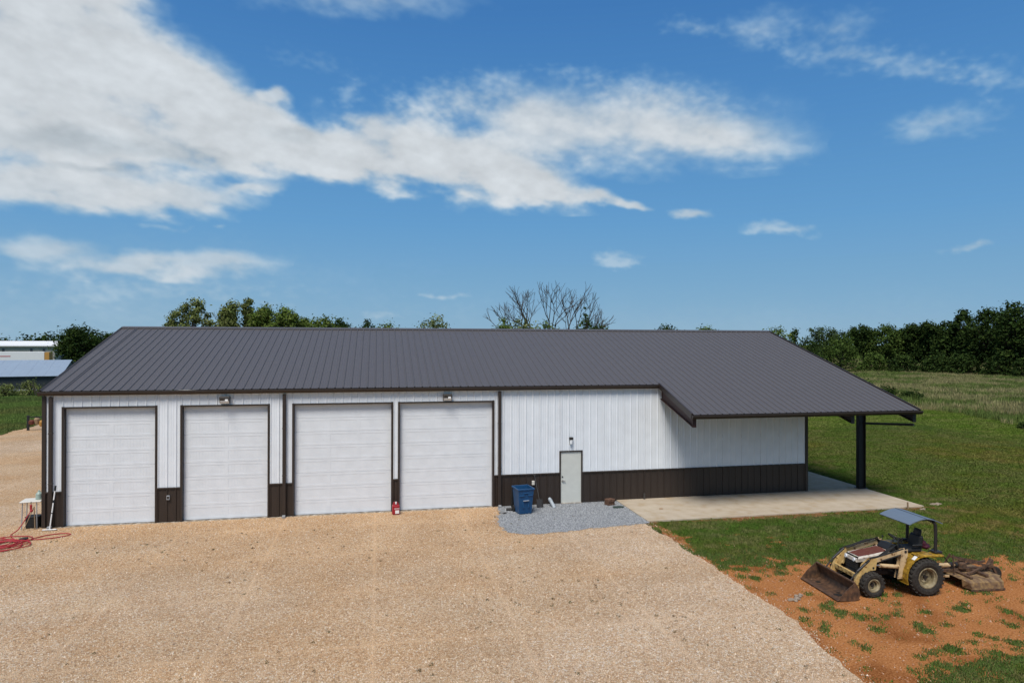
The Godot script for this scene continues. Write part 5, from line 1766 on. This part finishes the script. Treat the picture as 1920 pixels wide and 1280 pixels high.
# ------------------------------------------------------------------ background
func backdrop_buildings() -> void:
	# rack left of the building
	var t := thing("storage_rack", "black post rack with brown and orange clutter beside the left lawn", "rack", Vector3(-13.2, 0, -29.7), 0.05)
	var m := Mesher.new()
	m.box(Vector3(-0.95, 0.57, 0), Vector3(0.16, 1.14, 0.12), Basis(), 0.01)
	m.box(Vector3(2.4, 0.57, 0), Vector3(0.16, 1.14, 0.12), Basis(), 0.01)
	m.box(Vector3(0.7, 1.02, 0), Vector3(3.2, 0.07, 0.07))
	obj("frame", m, M.black, t)
	for k in 9:
		m = Mesher.new()
		m.box(Vector3(-0.7 + k * 0.33, 0.62 + 0.1 * sin(k * 2.1), 0.05 * cos(k * 3.0)), Vector3(0.36, 0.36 + 0.16 * sin(k * 1.3), 0.30), Basis.from_euler(Vector3(0.1, k, 0.25 * sin(k))), 0.08)
		obj("bundle", m, [M.rust, M.wood, M.tan_door, M.maroon, M.wood, M.rust, M.bronze, M.tan_door, M.rust][k], t)
	# shed
	t = thing("long_shed", "low long shed with pale blue metal roof and dark side wall", "shed", Vector3(-31.24, 0, -75.57), atan2(0.2, 1.0))
	m = Mesher.new()
	m.box(Vector3(-20.2, 1.05, -0.30), Vector3(40.0, 2.1, 0.12))
	m.box(Vector3(-20.2, 1.05, -12.6), Vector3(40.0, 2.1, 0.12))
	m.prism([Vector2(0.3, 0.0), Vector2(0.3, 2.08), Vector2(6.5, 4.0), Vector2(12.6, 2.08), Vector2(12.6, 0.0)], Transform3D(Basis(Vector3(0, 0, -1), Vector3(0, 1, 0), Vector3(1, 0, 0)), Vector3(-0.28, 0, 0)), 0.12)
	var w := obj("wall", m, M.shed_wall, t)
	m = Mesher.new()
	for k in 14:
		m.box(Vector3(-20.2, 0.35 + k * 0.125, -0.22), Vector3(40.0, 0.06, 0.03))
	obj("wall_slats", m, M.shed_wall, w)
	m = Mesher.new()
	m.box(Vector3(-20.2, 0.14, -0.2), Vector3(40.2, 0.28, 0.12))
	obj("footing", m, M.grey_plastic, t)
	m = Mesher.new()
	for s in [[0.35, 2.02, 6.5, 4.08], [12.9, 2.02, 6.5, 4.08]]:
		for k in 40:
			var x0 := -40.4 + k * 1.01
			m.beam(Vector3(x0 + 0.505, s[1], -s[0] + (0.5 if s[0] < 6.0 else 0.0)), Vector3(x0 + 0.505, s[3], -s[2]), 1.0, 0.05 + 0.01 * (k % 2))
	obj("roof", m, M.shed_roof, t)
	# white building far left
	t = thing("long_white_building", "distant long beige building with white roof and small windows", "building", Vector3(-87.0, 0, -203.5), atan2(0.24, 1.0))
	m = Mesher.new()
	m.box(Vector3(-40, 2.75, -8), Vector3(80, 5.5, 16))
	w = obj("wall", m, M.far_beige, t)
	m = Mesher.new()
	m.prism([Vector2(-0.8, 5.4), Vector2(-0.8, 5.75), Vector2(8.0, 7.1), Vector2(17, 5.75), Vector2(17, 5.4)], Transform3D(Basis(Vector3(0, 0, -1), Vector3(0, 1, 0), Vector3(1, 0, 0)), Vector3(-39.8, 0, 0)), 82.0)
	obj("roof", m, M.far_white, t)
	for k in [-2.8, -6.0, -13.0, -20.5, -27.0]:
		m = Mesher.new()
		m.box(Vector3(k, 4.3, 0.04), Vector3(0.8, 1.1, 0.1))
		var win := obj("window", m, M.grey_plastic, w)
		m = Mesher.new()
		m.box(Vector3(k, 4.3, 0.10), Vector3(0.62, 0.92, 0.04))
		obj("pane", m, M.far_window, win)
	for k in 14:
		m = Mesher.new()
		m.box(Vector3(-1.2 - k * 2.2, 2.7, 0.03), Vector3(0.14, 5.3, 0.08))
		obj("batten", m, M.far_beige, w)
	# trailer
	t = thing("semi_trailer", "white semi trailer with red stripe parked before the distant long building", "trailer", Vector3(-82.1, 0, -186.2), atan2(0.31, 1.0))
	m = Mesher.new()
	m.box(Vector3(-7.5, 2.65, 0), Vector3(15.0, 2.7, 2.5), Basis(), 0.05)
	obj("box", m, M.far_white, t)
	m = Mesher.new()
	m.box(Vector3(-10.4, 2.75, 1.26), Vector3(5.2, 0.22, 0.03))
	m.box(Vector3(-13.6, 2.75, 1.262), Vector3(0.5, 1.5, 0.03))
	m.box(Vector3(-13.1, 3.0, 1.264), Vector3(0.7, 0.35, 0.03))
	obj("red_stripe", m, M.red_print, t)
	m = Mesher.new()
	m.box(Vector3(-7.5, 1.2, 0), Vector3(14.6, 0.2, 1.0))
	m.box(Vector3(-11.5, 0.75, 0.9), Vector3(0.12, 1.0, 0.12))
	obj("chassis", m, M.black, t)
	for k in [-1.4, -2.7]:
		m = Mesher.new()
		m.tube(Vector3(k, 0.52, -1.2), Vector3(k, 0.52, 1.2), 0.52, 0.52, 16)
		obj("wheels", m, M.black_rubber, t)
	m = Mesher.new()
	m.box(Vector3(0.80, 2.3, 0.2), Vector3(1.25, 3.1, 2.2), Basis(), 0.06)
	var cab := obj("tan_container", m, M.tan_door)
	cab.position = Vector3(-81.9, 0, -186.3)
	tag(cab, "orange tan upright container at the right end of the white trailer", "container")


func crown(blobs: Array, leaves: int, size: float, cols: Array, r: RandomNumberGenerator, m: Mesher) -> void:
	m.colored = true
	var total := 0.0
	for b in blobs:
		total += b[1].x * b[1].x
	for b in blobs:
		var tone := r.randf_range(0.72, 1.22)
		for i in int(leaves * b[1].x * b[1].x / total):
			var d := Vector3(r.randfn(), r.randfn(), r.randfn()).normalized()
			var rad := pow(r.randf(), 0.42) * (1.0 + 0.30 * r.randfn())
			var p: Vector3 = b[0] + d * b[1] * rad
			var nn := (d + Vector3(r.randfn(), r.randfn() + 0.6, r.randfn()) * 0.6).normalized()
			var u := nn.cross(Vector3(r.randfn(), r.randfn(), r.randfn())).normalized()
			var w := nn.cross(u)
			var s := size * r.randf_range(0.5, 1.25)
			var k := tone * r.randf_range(0.75, 1.25)
			var c: Color = cols[r.randi() % cols.size()]
			m.col = Color(c.r * k, c.g * k, c.b * k)
			var bend := nn * s * 0.22
			m.tri(p - u * s, p - w * s * 0.55 + bend, p + u * s)
			m.tri(p - u * s, p + u * s, p + w * s * 0.55 + bend)


const OAK := [Color(0.034, 0.058, 0.016), Color(0.046, 0.072, 0.018), Color(0.026, 0.046, 0.015)]
const BRIGHT := [Color(0.10, 0.145, 0.030), Color(0.076, 0.118, 0.026), Color(0.13, 0.165, 0.042)]
const MIDGREEN := [Color(0.060, 0.096, 0.022), Color(0.046, 0.078, 0.020), Color(0.078, 0.115, 0.028)]
const OLIVE := [Color(0.15, 0.18, 0.055), Color(0.12, 0.155, 0.046), Color(0.19, 0.21, 0.08)]
const BLUISH := [Color(0.055, 0.085, 0.040), Color(0.068, 0.10, 0.046)]


# shape: 0 round broad, 1 tall narrow airy, 2 bush to the ground, 3 umbrella top
func tree(called: String, label: String, at: Vector2, h: float, w: float, shape: int, cols: Array, leaves: int, size: float, sd: int, group := "", category := "tree") -> Node3D:
	var r := RandomNumberGenerator.new()
	r.seed = sd
	var t := thing(called, label, category, Vector3(at.x, 0, at.y), 0.0, group)
	var blobs := []
	var base: float = [0.30, 0.22, 0.0, 0.45][shape]
	var nb: int = [34, 46, 22, 26][shape]
	for i in nb:
		var f := (i + r.randf()) / nb
		var y := lerpf(base, 0.93, f)
		var env: float
		match shape:
			0: env = sqrt(maxf(0.05, 1.0 - pow((f - 0.42) / 0.62, 2.0)))
			1: env = 0.72 + 0.28 * sin(f * 7.0 + sd) - 0.30 * f * f
			2: env = sqrt(maxf(0.05, 1.0 - f * f * 0.9))
			_: env = 0.55 + 0.45 * f
		var a := i * 2.399 + r.randf() * 0.9
		var rad := w * 0.5 * env * (0.35 + 0.5 * sqrt(r.randf()))
		var br := w * r.randf_range(0.14, 0.24) * (0.72 if shape == 1 else 1.0)
		blobs.append([Vector3(cos(a) * rad, h * y - br * 0.3, sin(a) * rad), Vector3(br, br * r.randf_range(0.55, 0.85), br)])
	blobs.append([Vector3(r.randf_range(-0.1, 0.1) * w, h - w * 0.13, 0), Vector3(w * 0.17, w * 0.13, w * 0.17)])
	var m := Mesher.new()
	var tr := w * 0.035 + 0.06
	var top := h * (0.75 if shape != 2 else 0.4)
	var bend := Vector3(r.randf_range(-0.05, 0.05) * h, 0, r.randf_range(-0.03, 0.03) * h)
	m.tube(Vector3.ZERO, Vector3(bend.x * 0.5, top * 0.5, bend.z * 0.5), tr, tr * 0.7, 8, false)
	m.tube(Vector3(bend.x * 0.5, top * 0.5, bend.z * 0.5), Vector3(bend.x, top, bend.z), tr * 0.7, tr * 0.2, 8, false)
	for b in blobs:
		var y0 := clampf(b[0].y * r.randf_range(0.45, 0.7), 0.1, top)
		m.tube(Vector3(bend.x * y0 / top, y0, bend.z * y0 / top), b[0], tr * 0.32, tr * 0.08, 5, false)
	obj("trunk", m, M.bark, t)
	m = Mesher.new()
	crown(blobs, leaves, size, cols, r, m)
	obj("crown", m, M.leaf, t)
	return t


func branch(m: Mesher, p: Vector3, d: Vector3, l: float, rad: float, level: int, r: RandomNumberGenerator) -> void:
	var steps := 3
	for i in steps:
		var q := p + d * l / steps
		m.tube(p, q, rad * (1.0 - 0.13 * i), rad * (1.0 - 0.13 * (i + 1)), 5 if level < 3 else 3, false)
		p = q
		d = (d + Vector3(r.randfn(), r.randfn() * 0.6 + 0.35, r.randfn()) * 0.16).normalized()
		if level < 5 and i > 0 and r.randf() < 0.55:
			var s := (d + Vector3(r.randfn(), r.randfn() * 0.4 + 0.2, r.randfn()) * 0.62).normalized()
			branch(m, p, s, l * r.randf_range(0.5, 0.8), maxf(rad * 0.60, 0.014), level + 1, r)
	if level < 5:
		for k in 2:
			var s := (d + Vector3(r.randfn(), r.randfn() * 0.4 + 0.25, r.randfn()) * 0.38).normalized()
			branch(m, p, s, l * r.randf_range(0.62, 0.86), maxf(rad * 0.66, 0.014), level + 1, r)


func trees() -> void:
	tree("broad_tree", "broad dark tree right of the distant white building", Vector2(-54.6, -139.9), 10.6, 10.5, 0, OAK, 5000, 0.34, 101)
	tree("broad_tree", "lower dark tree behind the left roof slope, right of the broad dark tree", Vector2(-53.0, -154.0), 9.3, 9.5, 0, OAK, 3600, 0.36, 102)
	# row behind the roof, left
	var t := tree("willow_tree", "tallest leaning airy tree at the left end behind the roof", Vector2(-10.3, -59.6), 12.2, 6.0, 1, OLIVE, 8580, 0.17, 103)
	tree("willow_tree", "low wispy tree leftmost above the roof, beside the tallest airy tree", Vector2(-12.4, -59.0), 10.0, 3.8, 1, OLIVE, 3960, 0.16, 104)
	tree("willow_tree", "full olive tree just right of the leafless thin tree", Vector2(-5.9, -58.6), 11.7, 5.7, 1, OLIVE, 10560, 0.18, 105)
	tree("willow_tree", "slim olive tree with the pointed top behind the roof", Vector2(-4.0, -60.0), 12.2, 3.8, 1, OLIVE, 6270, 0.17, 106)
	tree("willow_tree", "short slim olive tree before the gap behind the roof", Vector2(-2.7, -60.4), 10.8, 3.0, 1, OLIVE, 4290, 0.17, 107)
	tree("willow_tree", "wide green tree right of the gap behind the roof", Vector2(-0.6, -55.3), 11.1, 6.0, 1, BRIGHT, 10560, 0.18, 108)
	tree("willow_tree", "rightmost tall green tree of the left row behind the roof", Vector2(1.3, -56.0), 11.0, 5.4, 1, BRIGHT, 9240, 0.18, 109)
	tree("round_tree", "green round tree at the foot of the left row", Vector2(2.6, -63.1), 10.2, 5.4, 0, BRIGHT, 5940, 0.18, 110)
	tree("round_tree", "flat topped green tree right of the left row", Vector2(4.8, -60.6), 10.2, 5.7, 0, BRIGHT, 6600, 0.18, 111)
	tree("round_tree", "dark tree ending the left row above the roof", Vector2(6.8, -64.3), 10.1, 4.8, 0, OAK, 4620, 0.2, 112)
	tree("round_tree", "tiny dark treetop alone above the ridge", Vector2(10.1, -86.0), 10.8, 3.8, 0, OAK, 1800, 0.2, 113)
	tree("round_tree", "low green treetop right of the tiny dark one", Vector2(13.0, -75.2), 10.1, 7.3, 0, BRIGHT, 2550, 0.2, 114)
	tree("round_tree", "round olive treetop alone in the middle above the ridge", Vector2(19.7, -68.8), 11.0, 6.3, 0, OLIVE, 3000, 0.18, 115)
	tree("round_tree", "small dark treetop right of the big bare tree", Vector2(72.1, -104.1), 11.1, 7.9, 0, OAK, 2100, 0.28, 116)
	tree("round_tree", "small green treetop well right of the big bare tree", Vector2(84.3, -111.8), 11.1, 7.9, 0, BRIGHT, 2100, 0.28, 117)
	# bushes under the bare tree
	for q in [["bright green shrub under the left limbs of the bare tree", 24.8, -42.2, 9.4, 3.0, BRIGHT, 118], ["olive bush under the left half of the bare tree", 27.2, -43.7, 9.7, 5.1, OLIVE, 119], ["olive green bush at the middle stems of the bare tree", 30.3, -45.2, 9.5, 4.9, BRIGHT, 120], ["dark bush with a spire under the right limbs of the bare tree", 34.2, -42.4, 9.7, 4.6, OAK, 121], ["low dark bush right of the bare tree", 39.6, -54.3, 9.4, 4.6, OAK, 122]]:
		tree("bush", q[0], Vector2(q[1], q[2]), q[3], q[4], 0, q[5], 2000, 0.17, q[6], "", "bush")
	tree("cedar_tree", "thin dark spire tree among the bare tree's right limbs", Vector2(33.4, -41.0), 10.6, 1.4, 1, OAK, 500, 0.14, 123)
	# right of the ridge
	tree("round_tree", "green tree peeking over the right end of the ridge", Vector2(82.5, -81.3), 10.0, 6.8, 0, BRIGHT, 2200, 0.24, 124)
	tree("round_tree", "airy dark tree above the right roof slope", Vector2(88.5, -85.1), 9.8, 3.9, 1, OAK, 1200, 0.22, 125)
	tree("round_tree", "low dark tree low on the right roof slope", Vector2(93.5, -88.0), 8.2, 5.7, 0, OAK, 1400, 0.24, 126)
	tree("pale_tree", "pale green tree standing alone left of the big round bush", Vector2(127.0, -128.7), 11.6, 8.1, 3, BLUISH, 2200, 0.32, 127)
	tree("round_tree", "small umbrella topped tree behind the big round bush", Vector2(135.5, -132.1), 10.6, 8.1, 3, OAK, 1800, 0.32, 128)
	tree("big_bush", "big round green bush at the left end of the wood", Vector2(112.9, -104.0), 8.8, 12.2, 2, MIDGREEN, 4600, 0.28, 129, "", "bush")
	# the wood beyond the meadow
	var wood := [["tall dark umbrella topped tree at the left end of the wood", 130.2, -117.9, 11.6, 6.6, 3, 0, 130], ["bright green broad tree second from left in the wood", 132.5, -112.3, 11.6, 8.6, 0, 1, 131], ["mid green tree third from left in the wood", 136.9, -109.4, 11.9, 7.4, 0, 0, 132], ["slim dark tree fourth from left in the wood", 137.7, -106.2, 12.0, 6.0, 0, 0, 133], ["flat topped umbrella tree in the middle of the wood", 137.4, -101.1, 12.0, 6.8, 3, 0, 134], ["tall tree with a broken double top right of the middle of the wood", 137.5, -96.3, 14.5, 6.6, 1, 0, 135], ["tall dark dense tree second from right in the wood", 136.6, -89.0, 14.6, 8.6, 0, 0, 136], ["highest dark tree at the right end of the wood", 134.5, -81.3, 15.3, 9.0, 0, 0, 137], ["dark tree at the right picture edge", 136.2, -75.5, 15.6, 9.0, 0, 0, 138]]
	for q in wood:
		tree("wood_tree", q[0], Vector2(q[1], q[2]), q[3], q[4], q[5], [OAK, MIDGREEN][q[6]], 4600, 0.32, q[7], "trees of the wood beyond the meadow")
	var src := tree("wood_tree", "dark tree deep inside the wood, behind the umbrella topped tree at its left end", Vector2(138.0, -113.0), 10.5, 9.5, 0, OAK, 4200, 0.36, 139, "dark trees deep inside the wood")
	for k in 9:
		var c: Node3D = src.duplicate()
		c.name = numbered("wood_tree")
		add_child(c)
		c.set_meta("label", "dark tree deep inside the wood, behind the " + ["bright green broad tree", "third tree from the left", "slim dark fourth tree", "flat topped umbrella tree", "left half of the double topped tree", "right half of the double topped tree", "dense tree second from right", "highest tree at the right end", "tree at the picture edge"][k])
		c.position = Vector3(140.0 + 2.2 * sin(k * 2.0), 0, -108.0 + k * 4.6)
		c.rotation.y = k * 1.3
		var s := 0.95 + 0.05 * k * (0.9 if k > 3 else 0.4)
		c.scale = Vector3(1.0, s, 1.0)
	# understory along the meadow
	var names := ["green bush left at the foot of the wood", "dark bush below the second tree of the wood", "dark bush at the foot of the middle of the wood", "low green bush below the double topped tree", "dark bush below the highest tree of the wood", "shaded bush at the right foot of the wood"]
	var ub := [[123.2, -106.0, 4.8, 6.5, 1], [126.0, -100.5, 4.6, 7.0, 0], [129.5, -95.5, 4.4, 7.0, 0], [131.0, -89.5, 4.8, 7.0, 0], [131.5, -82.5, 4.6, 7.0, 0], [131.5, -76.0, 4.6, 7.0, 0]]
	for k in 6:
		var q: Array = ub[k]
		tree("understory_bush", names[k], Vector2(q[0], q[1]), q[2], q[3], 2, [OAK, MIDGREEN][q[4]], 2600, 0.27, 150 + k, "bushes along the foot of the wood", "bush")
	for k in 3:
		tree("meadow_bush", ["taller weedy bush in the meadow next to the right roof edge", "middle low bush in the meadow right of the roof", "lowest outer bush in the meadow right of the roof"][k], Vector2(68.6 + k * 2.0, -43.0 + k * 1.5), [2.5, 1.7, 1.2][k], [3.6, 3.8, 3.2][k], 2, OAK if k else BRIGHT, 1500, 0.14, 160 + k, "", "bush")
	tree("weed_clump", "small dark weed clump at the right picture edge on the lawn", Vector2(61.4, -16.5), 0.6, 0.9, 2, OAK, 300, 0.07, 170, "", "weed")
	for k in 3:
		tree("shrub", ["brown green shrub in front of the long shed", "second shrub left of the leaning dead branch", "green shrub at the right end of the long shed"][k], Vector2([-33.2, -31.0, -24.2][k], [-65.5, -66.5, -62.0][k]), [1.6, 2.0, 1.5][k], [3.0, 3.2, 2.6][k], 2, [OLIVE, OLIVE, BRIGHT][k], 1300, 0.11, 180 + k, "", "shrub")
	var m := Mesher.new()
	m.tube(Vector3(0, 0, 0), Vector3(-0.35, 1.9, 0.1), 0.06, 0.03, 6)
	m.tube(Vector3(0.4, 0, 0.1), Vector3(-0.2, 1.2, 0.0), 0.05, 0.03, 6)
	m.tube(Vector3(-0.1, 1.1, 0.05), Vector3(-0.85, 1.75, 0.1), 0.04, 0.02, 6)
	var o := obj("dead_branch", m, M.dead_bark)
	o.position = Vector3(-29.6, 0, -65.0)
	tag(o, "grey leaning dead branch by the shrubs before the shed", "branch")
	# bare trees
	var r := RandomNumberGenerator.new()
	r.seed = 424
	t = thing("bare_tree", "big wide leafless tree behind the middle of the roof", "tree", Vector3(30.3, 0, -46.0))
	var right := Vector3(0.98, 0, 0.198)
	for k in 15:  # a fan of limbs from a few low stems
		var u := k / 14.0
		var off := lerpf(-2.7, 3.9, u) + r.randf_range(-0.2, 0.2)
		m = Mesher.new()
		var base: Vector3 = right * (roundf(off / 1.6) * 0.5)
		var p: Vector3 = right * off + Vector3(0, 6.0 + 0.5 * sin(k * 2.3), r.randf_range(-0.9, 0.9))
		m.tube(base, p, 0.22, 0.095, 7, false)
		var reach := 3.0 - 0.9 * pow(absf(u - 0.45) * 2.0, 2.0)
		branch(m, p, (Vector3.UP + right * (lerpf(-0.95, 1.05, u) + r.randf_range(-0.15, 0.15)) + Vector3(0, 0, r.randf_range(-0.4, 0.4))).normalized(), reach, 0.09, 2, r)
		obj("limb", m, M.dead_bark, t)
	t = thing("thin_bare_tree", "thin leafless tree between the airy trees behind the roof", "tree", Vector3(-8.6, 0, -63.3))
	m = Mesher.new()
	for q in [[-0.5, -0.08, 8.2], [0.25, 0.06, 8.0], [0.6, 0.16, 7.6]]:
		m.tube(Vector3.ZERO, Vector3(q[0], q[2], 0), 0.14, 0.07, 6, false)
		branch(m, Vector3(q[0], q[2], 0), (Vector3.UP + right * float(q[1])).normalized(), 1.5, 0.05, 3, r)
	obj("trunk", m, M.dead_bark, t)
	# far woods
	m = Mesher.new()
	var blobs := []
	for k in 170:
		var u := k / 169.0
		var x := lerpf(-330.0, 120.0, u)
		var z := -390.0 + r.randf_range(-14.0, 14.0) - 40.0 * u
		var h := r.randf_range(4.5, 6.2) + 1.2 * sin(u * 40.0)
		blobs.append([Vector3(x, h * 0.9, z), Vector3(r.randf_range(4, 7), h, 4.5)])
	crown(blobs, 30000, 1.1, OAK, r, m)
	o = obj("distant_woods", m, M.leaf)
	tag(o, "low dark line of far-off woods on the left horizon", "woods")
	o.set_meta("kind", "stuff")


func _ready() -> void:
	setup()
	materials()
	ground()
	building()
	backdrop_buildings()
	tractor()
	mower()
	smalls()
	trees()
	scatter()
